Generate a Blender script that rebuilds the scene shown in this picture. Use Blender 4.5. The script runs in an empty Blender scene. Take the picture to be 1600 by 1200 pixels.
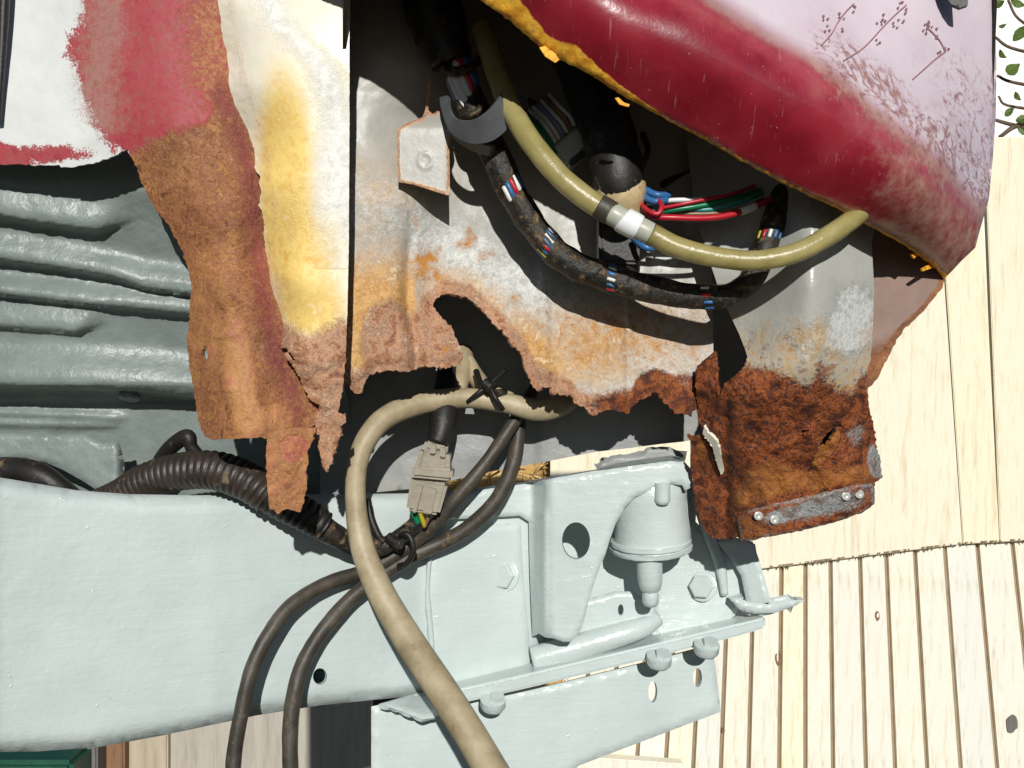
import bpy, bmesh, math, random
import numpy as np
from mathutils import Vector, Matrix, Quaternion, geometry
random.seed(7); RNG = np.random.default_rng(7)
SC = bpy.context.scene; COL = SC.collection
# ------------------------------------------------------------------ camera
F = 1550.0
PITCH = math.radians(4)
RM = Matrix.Rotation(math.radians(90) + PITCH, 3, 'X')
CAMLOC = Vector((0, 0, 0.9))
cd = bpy.data.cameras.new('camera'); cam = bpy.data.objects.new('camera', cd); COL.objects.link(cam)
cam.matrix_world = Matrix.Translation(CAMLOC) @ RM.to_4x4()
cd.sensor_width = 36; cd.lens = 36 * F / 1600; cd.clip_start = 0.01; cd.clip_end = 3000
SC.camera = cam
# ------------------------------------------------------------------ light
SUN_DROP = math.radians(22); SUN_SIDE = math.radians(-4)
Lc = Vector((math.sin(SUN_SIDE), -math.sin(SUN_DROP), -math.cos(SUN_DROP))).normalized()
Lw = RM @ Lc
sd = bpy.data.lights.new('sun', 'SUN'); sd.energy = 5.0; sd.angle = math.radians(0.6); sd.color = (1, 0.98, 0.94)
sun = bpy.data.objects.new('sun', sd); COL.objects.link(sun)
sun.rotation_euler = Lw.to_track_quat('-Z', 'Y').to_euler(); sun.location = (0, -3, 4)
W = bpy.data.worlds.new('World'); SC.world = W; W.use_nodes = True
wn = W.node_tree.nodes; wl = W.node_tree.links; wn.clear()
sky = wn.new('ShaderNodeTexSky'); sky.sky_type = 'NISHITA'; sky.sun_disc = False
sky.sun_elevation = math.asin(-Lw.z); sky.sun_rotation = math.atan2(-Lw.x, -Lw.y)
sky.dust_density = 0.1; sky.air_density = 0.5
bg = wn.new('ShaderNodeBackground'); bg.inputs['Strength'].default_value = 0.05
wo = wn.new('ShaderNodeOutputWorld'); wl.new(sky.outputs[0], bg.inputs[0]); wl.new(bg.outputs[0], wo.inputs[0])
SC.view_settings.view_transform = 'Standard'; SC.view_settings.look = 'None'
SC.view_settings.exposure = -0.36; SC.view_settings.gamma = 1
# ------------------------------------------------------------------ helpers
def P(x, y, d):
    return CAMLOC + RM @ Vector(((x - 800) / F * d, -(y - 600) / F * d, -d))
RMn = np.array(RM); CLn = np.array(CAMLOC)
def Pn(x, y, d):
    v = np.stack([(x - 800) / F * d, -(y - 600) / F * d, -d], -1)
    return v @ RMn.T + CLn
def lin(h):
    h = h.lstrip('#'); o = []
    for i in (0, 2, 4):
        c = int(h[i:i + 2], 16) / 255
        o.append(c / 12.92 if c <= .04045 else ((c + .055) / 1.055) ** 2.4)
    return (*o, 1)
def sstep(a, b, x):
    t = np.clip((x - a) / (b - a), 0, 1); return t * t * (3 - 2 * t)
_h = RNG.random((256, 256))
def vnoise(x, y, s, seed=0):
    x = x / s + seed * 17.3; y = y / s + seed * 31.7
    xi = np.floor(x).astype(int); yi = np.floor(y).astype(int); fx = x - xi; fy = y - yi
    fx = fx * fx * (3 - 2 * fx); fy = fy * fy * (3 - 2 * fy)
    g = lambda a, b: _h[a % 256, b % 256]
    return (g(xi, yi) * (1 - fx) + g(xi + 1, yi) * fx) * (1 - fy) + (g(xi, yi + 1) * (1 - fx) + g(xi + 1, yi + 1) * fx) * fy
def fbm(x, y, s, seed=0, o=4):
    r = 0; a = 1; t = 0
    for i in range(o):
        r = r + a * vnoise(x, y, s / 2 ** i, seed + i); t += a; a *= .55
    return r / t
def blob(x, y, cx, cy, rx, ry, soft=.5, rot=0):
    c, s = math.cos(math.radians(rot)), math.sin(math.radians(rot))
    u = ((x - cx) * c + (y - cy) * s) / rx; v = (-(x - cx) * s + (y - cy) * c) / ry
    return 1 - sstep(1 - soft, 1 + soft, np.hypot(u, v))
def curve(pts):
    a = np.array(pts, float); return lambda t: np.interp(t, a[:, 0], a[:, 1])
def tps(pts):
    a = np.array(pts, float); X = a[:, :2] / 100; n = len(a)
    def k(r): return np.where(r > 0, r * r * np.log(np.maximum(r, 1e-9)), 0)
    K = k(np.hypot(X[:, None, 0] - X[None, :, 0], X[:, None, 1] - X[None, :, 1])) + 1e-4 * np.eye(n)
    Q = np.c_[np.ones(n), X]; A = np.block([[K, Q], [Q.T, np.zeros((3, 3))]])
    s = np.linalg.solve(A, np.r_[a[:, 2], 0, 0, 0]); w, c = s[:n], s[n:]
    def f(x, y):
        x = np.asarray(x, float) / 100; y = np.asarray(y, float) / 100
        r = np.hypot(x[..., None] - X[:, 0], y[..., None] - X[:, 1])
        return k(r) @ w + c[0] + c[1] * x + c[2] * y
    return f
def segdist(x, y, poly, closed=True):
    p = np.array(poly, float); q = np.roll(p, -1, 0)
    if not closed: p, q = p[:-1], q[:-1]
    best = np.full(x.shape, 1e9)
    for (ax, ay), (bx, by) in zip(p, q):
        dx, dy = bx - ax, by - ay; l = dx * dx + dy * dy + 1e-12
        t = np.clip(((x - ax) * dx + (y - ay) * dy) / l, 0, 1)
        best = np.minimum(best, np.hypot(x - ax - t * dx, y - ay - t * dy))
    return best
def inside(x, y, poly):
    r = np.zeros(x.shape, bool); p = np.array(poly, float); q = np.roll(p, -1, 0)
    for (ax, ay), (bx, by) in zip(p, q):
        if ay == by: continue
        c = ((ay > y) != (by > y)) & (x < (bx - ax) * (y - ay) / (by - ay) + ax); r ^= c
    return r
def sdist(x, y, poly):
    d = segdist(x, y, poly); return np.where(inside(x, y, poly), d, -d)
def densify(poly, step, jag=None):
    out = []; n = len(poly)
    for i in range(n):
        a = np.array(poly[i], float); b = np.array(poly[(i + 1) % n], float)
        L = np.hypot(*(b - a)); k = max(1, int(round(L / step)))
        nrm = np.array([-(b - a)[1], (b - a)[0]]) / max(L, 1e-6)
        for j in range(k):
            p = a + (b - a) * j / k
            if jag is not None:
                amp = jag(p[0], p[1])
                if amp > 0: p = p + nrm * amp * RNG.normal() * .6
            out.append((p[0], p[1]))
    return out
def tag(o, label=None, cat=None, group=None, kind=None):
    if label: o['label'] = label
    if cat: o['category'] = cat
    if group: o['group'] = group
    if kind: o['kind'] = kind
    return o
def thing(name, label, cat, loc, group=None):
    o = bpy.data.objects.new(name, None); COL.objects.link(o); o.location = loc; o.empty_display_size = .05
    return tag(o, label, cat, group)
def wpos(o):
    v = Vector((0, 0, 0))
    while o is not None: v = v + o.location; o = o.parent
    return v
def finish(me, name, mat, parent, pivot=None):
    o = bpy.data.objects.new(name, me); COL.objects.link(o)
    base = wpos(parent) if parent is not None else Vector((0, 0, 0))
    if parent is not None: o.parent = parent
    if pivot is None:
        n = len(me.vertices); co = np.empty(n * 3); me.vertices.foreach_get('co', co); co = co.reshape(-1, 3)
        pivot = Vector(((co[:, 0].min() + co[:, 0].max()) / 2, (co[:, 1].min() + co[:, 1].max()) / 2, co[:, 2].min()))
    me.transform(Matrix.Translation(-pivot)); o.location = pivot - base
    if mat: me.materials.append(mat)
    return o
def mesh_of(name, V, Fs, smooth=True):
    me = bpy.data.meshes.new(name); me.from_pydata([tuple(v) for v in V], [], [tuple(f) for f in Fs]); me.update()
    if smooth: me.polygons.foreach_set('use_smooth', [True] * len(me.polygons))
    return me
def setattrs(me, masks):
    for k, v in masks.items():
        a = me.attributes.new(k, 'FLOAT', 'POINT'); a.data.foreach_set('value', np.asarray(v, np.float32))
def sheet(name, outline, depth, mat, parent, step=6, holes=(), thick=.0012, masks=None, jag=None, disp=None, rnd=0, rnd_amt=None, label=None, flip=False):
    """bent plate: outline in picture units at the depths given, real thickness backwards along its normals"""
    ring = densify(outline, step, jag); rings = [ring] + [densify(h, min(step, 4), jag) for h in holes]
    V2 = []; E = []
    for r in rings:
        s = len(V2); V2 += r; E += [(s + i, s + (i + 1) % len(r)) for i in range(len(r))]
    a = np.array(outline, float); x0, y0 = a.min(0); x1, y1 = a.max(0)
    gx, gy = np.meshgrid(np.arange(x0, x1, step), np.arange(y0, y1, step * .87))
    gx = gx + (np.arange(gx.shape[0]) % 2)[:, None] * step * .5
    gx = (gx + RNG.uniform(-.18, .18, gx.shape) * step).ravel(); gy = (gy + RNG.uniform(-.18, .18, gy.shape) * step).ravel()
    sd_ = sdist(gx, gy, ring); ok = sd_ > step * .55
    for h in rings[1:]: ok &= sdist(gx, gy, h) < -step * .4
    V2 += list(zip(gx[ok], gy[ok]))
    vs, es, fs, *_ = geometry.delaunay_2d_cdt([Vector(v) for v in V2], E, [], 0, 1e-5)
    xy = np.array([(v[0], v[1]) for v in vs], float).reshape(-1, 2); x, y = xy[:, 0], xy[:, 1]
    d = depth(x, y) + 0 * x
    bd = None
    if rnd or disp:
        bd = segdist(x, y, ring)
    if rnd:
        t = np.clip(bd / rnd, 0, 1); d = d + (rnd_amt or rnd * .6 / F) * (1 - np.sqrt(np.maximum(0, 1 - (1 - t) ** 2)))
    if disp: d = d + disp(x, y)
    pos = Pn(x, y, d)
    # drop unused + orient to camera
    F3 = np.array([f for f in fs if len(f) == 3], int)
    cx, cy = x[F3].mean(1), y[F3].mean(1)
    F3 = F3[inside(cx, cy, ring)]; cx, cy = x[F3].mean(1), y[F3].mean(1)
    for h in rings[1:]: F3 = F3[~inside(cx, cy, h)]; cx, cy = x[F3].mean(1), y[F3].mean(1)
    us = np.unique(F3); rm_ = np.full(len(xy), -1); rm_[us] = np.arange(len(us)); F3 = rm_[F3]
    xy = xy[us]; x, y = xy[:, 0], xy[:, 1]; pos = pos[us]
    A, B, C_ = pos[F3[:, 0]], pos[F3[:, 1]], pos[F3[:, 2]]
    nr = np.cross(B - A, C_ - A); tocam = CLn - (A + B + C_) / 3
    bad = (nr * tocam).sum(1) < 0
    F3[bad] = F3[bad][:, [0, 2, 1]]; nr[bad] *= -1
    vn = np.zeros_like(pos)
    for k in range(3): np.add.at(vn, F3[:, k], nr)
    ln = np.linalg.norm(vn, axis=1, keepdims=True); vn = np.where(ln > 0, vn / np.maximum(ln, 1e-12), [0, -1, 0])
    n = len(pos); back = pos - vn * thick
    cnt = {}
    for f in F3:
        for i in range(3):
            e = (f[i], f[(i + 1) % 3]); cnt[e] = 1
    rim = [e for e in cnt if (e[1], e[0]) not in cnt]
    faces = [tuple(f) for f in F3] + [(f[0] + n, f[2] + n, f[1] + n) for f in F3] + [(b, a_, a_ + n, b + n) for a_, b in rim]
    V = np.vstack([pos, back])
    me = bpy.data.meshes.new(name); me.from_pydata(V.tolist(), [], [tuple(int(i) for i in f) for f in faces]); me.update()
    sm = np.ones(len(faces), bool); sm[2 * len(F3):] = False; me.polygons.foreach_set('use_smooth', sm)
    rs = set()
    for a_, b in rim: rs.add((min(a_, b), max(a_, b))); rs.add((min(a_, b) + n, max(a_, b) + n))
    ev = np.empty(len(me.edges) * 2, int); me.edges.foreach_get('vertices', ev); ev = ev.reshape(-1, 2)
    sh = np.array([(min(p, q), max(p, q)) in rs for p, q in ev]); at = me.attributes.new('sharp_edge', 'BOOLEAN', 'EDGE'); at.data.foreach_set('value', sh)
    if masks:
        setattrs(me, {k: np.tile(np.clip(f(x, y) + 0 * x, 0, 1), 2) for k, f in masks.items()})
    o = finish(me, name, mat, parent)
    if label: o['label'] = label
    return o
def catmull(pts, n):
    p = np.array(pts, float); p = np.vstack([2 * p[0] - p[1], p, 2 * p[-1] - p[-2]]); out = []
    for i in range(1, len(p) - 2):
        for t in np.arange(n) / n:
            out.append(.5 * ((2 * p[i]) + (p[i + 1] - p[i - 1]) * t + (2 * p[i - 1] - 5 * p[i] + 4 * p[i + 1] - p[i + 2]) * t * t + (3 * p[i] - p[i - 1] - 3 * p[i + 1] + p[i + 2]) * t ** 3))
    out.append(p[-2]); return np.array(out)
def frames(c):
    t = np.gradient(c, axis=0); t /= np.linalg.norm(t, axis=1, keepdims=True) + 1e-12
    u = np.cross(t[0], CLn - c[0]); u /= np.linalg.norm(u); U = [u]
    for i in range(1, len(c)):
        u = U[-1] - t[i] * np.dot(U[-1], t[i]); u /= np.linalg.norm(u); U.append(u)
    U = np.array(U); return t, U, np.cross(t, U)
def tube(name, pts, mat, parent=None, n=10, ring=18, rmod=None, wob=0, label=None, flat=1.0):
    """pts: (x, y, depth, radius in picture units)"""
    a = catmull([(p[0], p[1], p[2], p[3]) for p in pts], n)
    c = Pn(a[:, 0], a[:, 1], a[:, 2]); r = a[:, 3] * a[:, 2] / F
    s = np.r_[0, np.cumsum(np.linalg.norm(np.diff(c, axis=0), axis=1))]
    if rmod is not None: r = r * rmod(s)
    t, U, B = frames(c); m = len(c); ang = np.arange(ring) * 2 * math.pi / ring
    rr = r[:, None] * np.ones(ring)
    if wob: rr = rr * (1 + wob * (fbm(np.repeat(s[:, None], ring, 1) * 1000, np.cos(ang)[None, :] * 14 + np.sin(ang)[None] * 9 + 40 + 0 * s[:, None], 9, 3, 2) - .5) * 2)
    V = c[:, None] + rr[..., None] * (np.cos(ang)[None, :, None] * U[:, None] * flat + np.sin(ang)[None, :, None] * B[:, None])
    V = V.reshape(-1, 3); Fs = []
    for i in range(m - 1):
        for j in range(ring):
            k = (j + 1) % ring; Fs.append((i * ring + j, i * ring + k, (i + 1) * ring + k, (i + 1) * ring + j))
    Fs.append(tuple(range(ring))[::-1]); Fs.append(tuple((m - 1) * ring + j for j in range(ring)))
    me = mesh_of(name, V, Fs)
    pf = np.ones(len(Fs), bool); pf[-2:] = False; me.polygons.foreach_set('use_smooth', pf)
    setattrs(me, {'along': np.repeat(s, ring) * 100, 'around': np.tile(ang / (2 * math.pi), m)})
    o = finish(me, name, mat, parent); o['_c'] = 0; del o['_c']
    if label: o['label'] = label
    return o
def basis(axis):
    a = Vector(axis).normalized(); u = a.cross(Vector((0, 0, 1)) if abs(a.z) < .9 else Vector((1, 0, 0))).normalized(); return a, u, a.cross(u)
def lathe(name, at, prof, mat, parent, axis=(0, -1, 0), ring=28, wob=0, label=None, sharp=False):
    """prof: (radius, height along axis) picture units at that depth; axis in camera axes (right, up, back)"""
    x, y, d = at; o = P(x, y, d); k = d / F; a, u, b = basis(RM @ Vector(axis)); V = []; Fs = []
    for i, (r, h) in enumerate(prof):
        for j in range(ring):
            t = 2 * math.pi * j / ring
            rr = r * (1 + wob * (random.random() - .5))
            V.append(o + a * (h * k) + (u * math.cos(t) + b * math.sin(t)) * rr * k)
    for i in range(len(prof) - 1):
        for j in range(ring):
            q = (j + 1) % ring; Fs.append((i * ring + j, i * ring + q, (i + 1) * ring + q, (i + 1) * ring + j))
    Fs.append(tuple(range(ring))[::-1]); Fs.append(tuple((len(prof) - 1) * ring + j for j in range(ring)))
    me = mesh_of(name, V, Fs, not sharp); ob = finish(me, name, mat, parent)
    bm = bmesh.new(); bm.from_mesh(me); bmesh.ops.recalc_face_normals(bm, faces=bm.faces); bm.to_mesh(me); bm.free()
    if not sharp:
        for e in me.edges: pass
        me.set_sharp_from_angle(angle=math.radians(50))
    if label: ob['label'] = label
    return ob
def hexbolt(name, x, y, d, r, h, mat, parent, axis=(0, 0, 1), tilt=12):
    a = Vector(axis).normalized()
    w = lathe(name, (x, y, d), [(r * 1.25, -2), (r * 1.25, 1), (r * 1.15, 2.2), (r * .98, 2.2)], mat, parent, a, 20)
    lathe('bolt_head', (x, y, d), [(r, 1.5), (r, h - 2), (r * .86, h)], mat, w, a, 6, sharp=True)
    return w
def slab(name, quad, d, thick, mat, parent, bevel=0, label=None, dd=None, segs=1):
    """four picture corners at depth d, thick metres deep away from the camera"""
    dd = dd or (d,) * 4
    f = [P(px, py, q) for (px, py), q in zip(quad, dd)]; off = RM @ Vector((0, 0, -thick)); bk = [v + off for v in f]
    bm = bmesh.new(); vv = [bm.verts.new(v) for v in f + bk]
    bm.faces.new(vv[:4]); bm.faces.new(vv[7:3:-1])
    for i in range(4): bm.faces.new((vv[i], vv[i + 4], vv[(i + 1) % 4 + 4], vv[(i + 1) % 4]))
    bmesh.ops.recalc_face_normals(bm, faces=bm.faces)
    if bevel: bmesh.ops.bevel(bm, geom=bm.edges[:], offset=bevel, segments=2, affect='EDGES')
    me = bpy.data.meshes.new(name); bm.to_mesh(me); bm.free()
    o = finish(me, name, mat, parent)
    if label: o['label'] = label
    return o
# ------------------------------------------------------------------ materials
class NT:
    def __init__(s, name):
        s.m = bpy.data.materials.new(name); s.m.use_nodes = True; s.t = s.m.node_tree; s.n = s.t.nodes; s.n.clear()
        s.out = s.n.new('ShaderNodeOutputMaterial'); s.b = s.n.new('ShaderNodeBsdfPrincipled'); s.l(s.b.outputs[0], s.out.inputs[0])
        s.tc = s.n.new('ShaderNodeTexCoord').outputs['Object']
    def l(s, a, b): s.t.links.new(a, b)
    def noise(s, scale, detail=5, rough=.6, vec=None, out='Fac', dist=0):
        n = s.n.new('ShaderNodeTexNoise'); n.inputs['Scale'].default_value = scale; n.inputs['Detail'].default_value = detail
        n.inputs['Roughness'].default_value = rough; n.inputs['Distortion'].default_value = dist; s.l(vec or s.tc, n.inputs['Vector']); return n.outputs[out]
    def mapv(s, sc, vec=None, rot=(0, 0, 0)):
        n = s.n.new('ShaderNodeMapping'); n.inputs['Scale'].default_value = sc; n.inputs['Rotation'].default_value = rot; s.l(vec or s.tc, n.inputs['Vector']); return n.outputs[0]
    def math(s, op, a, b=None, c=None):
        n = s.n.new('ShaderNodeMath'); n.operation = op
        for i, v in enumerate((a, b, c)):
            if v is None: continue
            if isinstance(v, (int, float)): n.inputs[i].default_value = v
            else: s.l(v, n.inputs[i])
        return n.outputs[0]
    def ss(s, v, lo, hi):
        n = s.n.new('ShaderNodeMapRange'); n.interpolation_type = 'SMOOTHSTEP'; s.l(v, n.inputs['Value'])
        n.inputs['From Min'].default_value = lo; n.inputs['From Max'].default_value = hi; return n.outputs[0]
    def ramp(s, fac, stops):
        n = s.n.new('ShaderNodeValToRGB'); r = n.color_ramp
        while len(r.elements) > 1: r.elements.remove(r.elements[-1])
        r.elements[0].position = stops[0][0]; r.elements[0].color = lin(stops[0][1])
        for p, c in stops[1:]:
            e = r.elements.new(p); e.color = lin(c)
        s.l(fac, n.inputs[0]); return n.outputs[0]
    def mix(s, fac, a, b, kind='RGBA', blend='MIX'):
        n = s.n.new('ShaderNodeMix'); n.data_type = kind; n.blend_type = blend if kind == 'RGBA' else 'MIX'
        i = {'RGBA': (6, 7, 2), 'FLOAT': (2, 3, 0)}[kind]
        for sock, v in ((n.inputs[0], fac), (n.inputs[i[0]], a), (n.inputs[i[1]], b)):
            if isinstance(v, str): sock.default_value = lin(v)
            elif isinstance(v, (int, float)): sock.default_value = v
            elif isinstance(v, tuple): sock.default_value = v
            else: s.l(v, sock)
        return n.outputs[i[2]]
    def attr(s, name):
        n = s.n.new('ShaderNodeAttribute'); n.attribute_name = name; return n.outputs['Fac']
    def bump(s, h, strength, dist):
        n = s.n.new('ShaderNodeBump'); n.inputs['Strength'].default_value = strength; n.inputs['Distance'].default_value = dist
        s.l(h, n.inputs['Height']); s.l(n.outputs[0], s.b.inputs['Normal'])
    def set(s, **k):
        for n, v in k.items():
            i = s.b.inputs[n.replace('_', ' ')]
            if isinstance(v, str): i.default_value = lin(v)
            elif isinstance(v, (int, float, tuple)): i.default_value = v
            else: s.l(v, i)
RUST_DARK = [(.28, '#2a1a16'), (.42, '#54291a'), (.52, '#7a3d1e'), (.60, '#9c5a2a'), (.68, '#5a3626'), (.8, '#3a2620')]
RUST_ORANGE = [(.25, '#4a2a1e'), (.36, '#78482e'), (.46, '#a06c40'), (.53, '#7e4a34'), (.60, '#ac783f'), (.68, '#784638'), (.78, '#966444')]
RUST_PINK = [(.28, '#7a5444'), (.42, '#a87454'), (.5, '#c49a78'), (.57, '#9c7460'), (.66, '#d6b490'), (.78, '#ac9488')]
STAIN = [(.3, '#d8a24e'), (.45, '#e8c06a'), (.55, '#c98a3c'), (.65, '#f0d69a'), (.8, '#e6b45a')]
CORR = [(.35, '#b0b2ae'), (.48, '#c8c9c4'), (.56, '#dedfda'), (.64, '#bcbdb8'), (.75, '#ececE6')]
def layered(name, base, layers, rough=.4, bscale=300, bump=.35, spec=.5, bdist=.0008):
    """painted metal; layers = (attribute, colour stops, noise scale, edge noise amount, edge width, roughness, bump height)"""
    s = NT(name); col = s.ramp(s.noise(40, 4), base) if isinstance(base, list) else s.mix(0.0, base, base)
    rg = s.math('ADD', s.math('MULTIPLY', s.noise(25, 3), .2), rough - .1); h = s.math('MULTIPLY', s.noise(bscale * .5, 3), .25)
    for at, stops, sc, amt, wd, ro, bh in layers:
        e = s.math('SUBTRACT', s.noise(sc * .8, 8, .68), .5)
        v = s.math('MULTIPLY_ADD', e, amt, s.attr(at)); v = s.math('MULTIPLY_ADD', s.math('SUBTRACT', s.noise(sc * 4.5, 4, .65), .5), amt * .75, v); f = s.math('MULTIPLY', s.ss(v, .5 - wd, .5 + wd), s.ss(s.attr(at), .02, .16))
        n1 = s.noise(sc, 7, .66, dist=.4); n2 = s.noise(sc * 5, 4, .6)
        c = s.ramp(s.math('MULTIPLY_ADD', s.math('SUBTRACT', n2, .5), .35, n1), stops)
        if bh >= .7:
            big = s.math('MULTIPLY_ADD', s.noise(26, 5, .6), 1.3, .36); g = s.n.new('ShaderNodeCombineColor'); [s.l(big, g.inputs[q]) for q in range(3)]
            c = s.mix(.8, c, g.outputs[0], 'RGBA', 'MULTIPLY')
            c = s.mix(s.math('MULTIPLY', s.ss(s.noise(sc * 7, 3, .6), .6, .7), .55), c, '#3a2218')
            c = s.mix(s.math('MULTIPLY', s.ss(s.noise(sc * 6, 3, .6, s.mapv((1.1, 1, .9))), .64, .72), .5), c, '#d8b48c')
            ro = s.math('MULTIPLY_ADD', s.ss(s.noise(sc * 8, 2), .58, .7), -.42, ro)
        col = s.mix(f, col, c); rg = s.mix(f, rg, ro, 'FLOAT')
        h = s.math('ADD', h, s.math('MULTIPLY', f, s.math('MULTIPLY', s.math('ADD', n1, s.math('MULTIPLY', n2, .5)), bh)))
    s.set(Base_Color=col, Roughness=rg, Specular_IOR_Level=spec); s.bump(h, bump, bdist * 3); return s.m
def simple(name, stops, scale=60, rough=.5, bump=.2, bscale=400, spec=.5, bdist=.001, **k):
    s = NT(name); n = s.noise(scale, 6, .62); col = s.ramp(n, stops)
    s.set(Base_Color=col, Roughness=s.math('MULTIPLY_ADD', s.noise(scale * 2, 4), .3, rough - .15), Specular_IOR_Level=spec, **k)
    s.bump(s.math('ADD', s.noise(bscale, 4), s.math('MULTIPLY', s.noise(bscale * .2, 3), 1.5)), bump, bdist); return s.m
M = {}
def chassis_paint():
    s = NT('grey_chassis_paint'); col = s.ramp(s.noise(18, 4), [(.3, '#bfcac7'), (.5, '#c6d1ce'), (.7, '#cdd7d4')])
    sp = s.noise(900, 2, .5); col = s.mix(s.ss(sp, .74, .8), col, '#a8b2ad')
    s.set(Base_Color=col, Roughness=s.math('MULTIPLY_ADD', s.noise(60, 3), .15, .17), Specular_IOR_Level=.65)
    brush = s.noise(30, 4, .6, s.mapv((1, 1, 9)))
    h = s.math('ADD', s.math('MULTIPLY', s.noise(70, 3), 1.4), s.math('ADD', s.math('MULTIPLY', brush, .6), s.math('MULTIPLY', s.ss(s.noise(200, 2), .68, .78), .5)))
    s.bump(h, .34, .0017); return s.m
M['chassis'] = chassis_paint()
M['pan'] = simple('grey_paint_falloff', [(.3, '#747e7a'), (.5, '#7e8884'), (.7, '#88928e')], 30, .38, .4, 160, .5, .002)  # darker copy of the chassis grey, light falloff put into the colour
M['wall'] = simple('grey_wall_paint', [(.3, '#86888a'), (.5, '#919390'), (.7, '#a09f98')], 22, .45, .35, 220, .4, .0012)
M['side'] = layered('primed_red_rusty_steel', [(.3, '#d0d3ce'), (.6, '#dcdeda')], [
    ('red', [(.3, '#8e2f38'), (.45, '#a83b44'), (.6, '#9a4a48'), (.75, '#b45a52')], 190, 1.3, .10, .6, .15),
    ('dust', [(.3, '#94665c'), (.5, '#a4746a'), (.7, '#8a5c4c')], 200, 1.6, .4, .6, .1),
    ('speck', [(.3, '#96603e'), (.6, '#b47c54')], 420, 1.2, .12, .7, .2),
    ('rust', RUST_ORANGE, 85, .9, .18, .72, .9),
    ('dark', [(.3, '#6a3a28'), (.45, '#8a4a3c'), (.55, '#7a3434'), (.7, '#9c6842')], 120, 1.0, .3, .75, .7),
    ('orange', [(.3, '#a06c3e'), (.5, '#bc8650'), (.65, '#b06c56'), (.8, '#c89a66')], 110, 1.0, .3, .6, .7)], .38, 240, .5)
M['flange'] = layered('stained_galvanised_flange', [(.3, '#e6dfc8'), (.6, '#f0ead8')], [
    ('corr', [(.35, '#d0d0c8'), (.5, '#e6e4dc'), (.62, '#f6f4ea'), (.75, '#dcdad0')], 190, .9, .3, .5, .5),
    ('stain', [(.3, '#e2b458'), (.48, '#f0d27e'), (.58, '#e6c06c'), (.75, '#f4e2a8')], 60, .5, .42, .5, .2),
    ('peach', [(.3, '#c89a6c'), (.5, '#dcb288'), (.7, '#c4a894')], 100, .5, .2, .6, .5),
    ('rust', RUST_PINK, 120, .9, .22, .75, 1.1)], .4, 260, .5)
M['inner'] = layered('galvanised_grey_panel', [(.3, '#a5a299'), (.6, '#aeaba2')], [
    ('corr', CORR, 260, 1.0, .34, .5, .7),
    ('stain', [(.3, '#b87c3c'), (.45, '#dcb070'), (.55, '#c08a4c'), (.65, '#ecd4a4'), (.75, '#d0a468')], 95, .9, .5, .5, .3),
    ('rust', RUST_PINK, 110, .9, .2, .72, 1.1),
    ('dark', RUST_DARK, 140, 1.0, .2, .8, 1.2),
    ('spot', [(.3, '#a86220'), (.6, '#c88a34')], 260, 2.0, .35, .7, .5)], .42, 260, .5)
M['corner'] = layered('grey_and_rusted_corner_steel', [(.3, '#a4a49c'), (.6, '#b2b2aa')], [
    ('corr', CORR, 280, 1.5, .2, .45, .6),
    ('stain', [(.3, '#a4784c'), (.45, '#c4a478'), (.55, '#b4b0a2'), (.65, '#946444'), (.75, '#cdb48c')], 80, 1.2, .35, .45, .3),
    ('rust', [(.26, '#241613'), (.38, '#4a2416'), (.47, '#6e3418'), (.54, '#a85a24'), (.60, '#66392a'), (.68, '#3c2722'), (.8, '#7a5038')], 125, 1.1, .2, .8, 1.6),
    ('orange', [(.3, '#8a4e20'), (.5, '#a8682c'), (.65, '#7a4426'), (.8, '#bc8244')], 110, .9, .2, .75, .8),
    ('silver', [(.35, '#7e8080'), (.5, '#a8aaa8'), (.6, '#7c685c'), (.7, '#8a8886'), (.8, '#c8c8c4')], 120, 1.3, .25, .4, .5)], .28, 260, .6)
M['brown'] = layered('red_oxide_back_panel', [(.3, '#7c6256'), (.6, '#8c7264')], [
    ('rust', [(.3, '#5c3826'), (.5, '#84522e'), (.7, '#9c6a3e')], 120, .5, .2, .75, .8)], .6, 260, .4)
M['dark'] = simple('cavity_shade_black', [(.3, '#1c1917'), (.6, '#2a2522')], 30, .8, .2, 200, .2)  # near-black, so the shade of the cavity is in the colour
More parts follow.
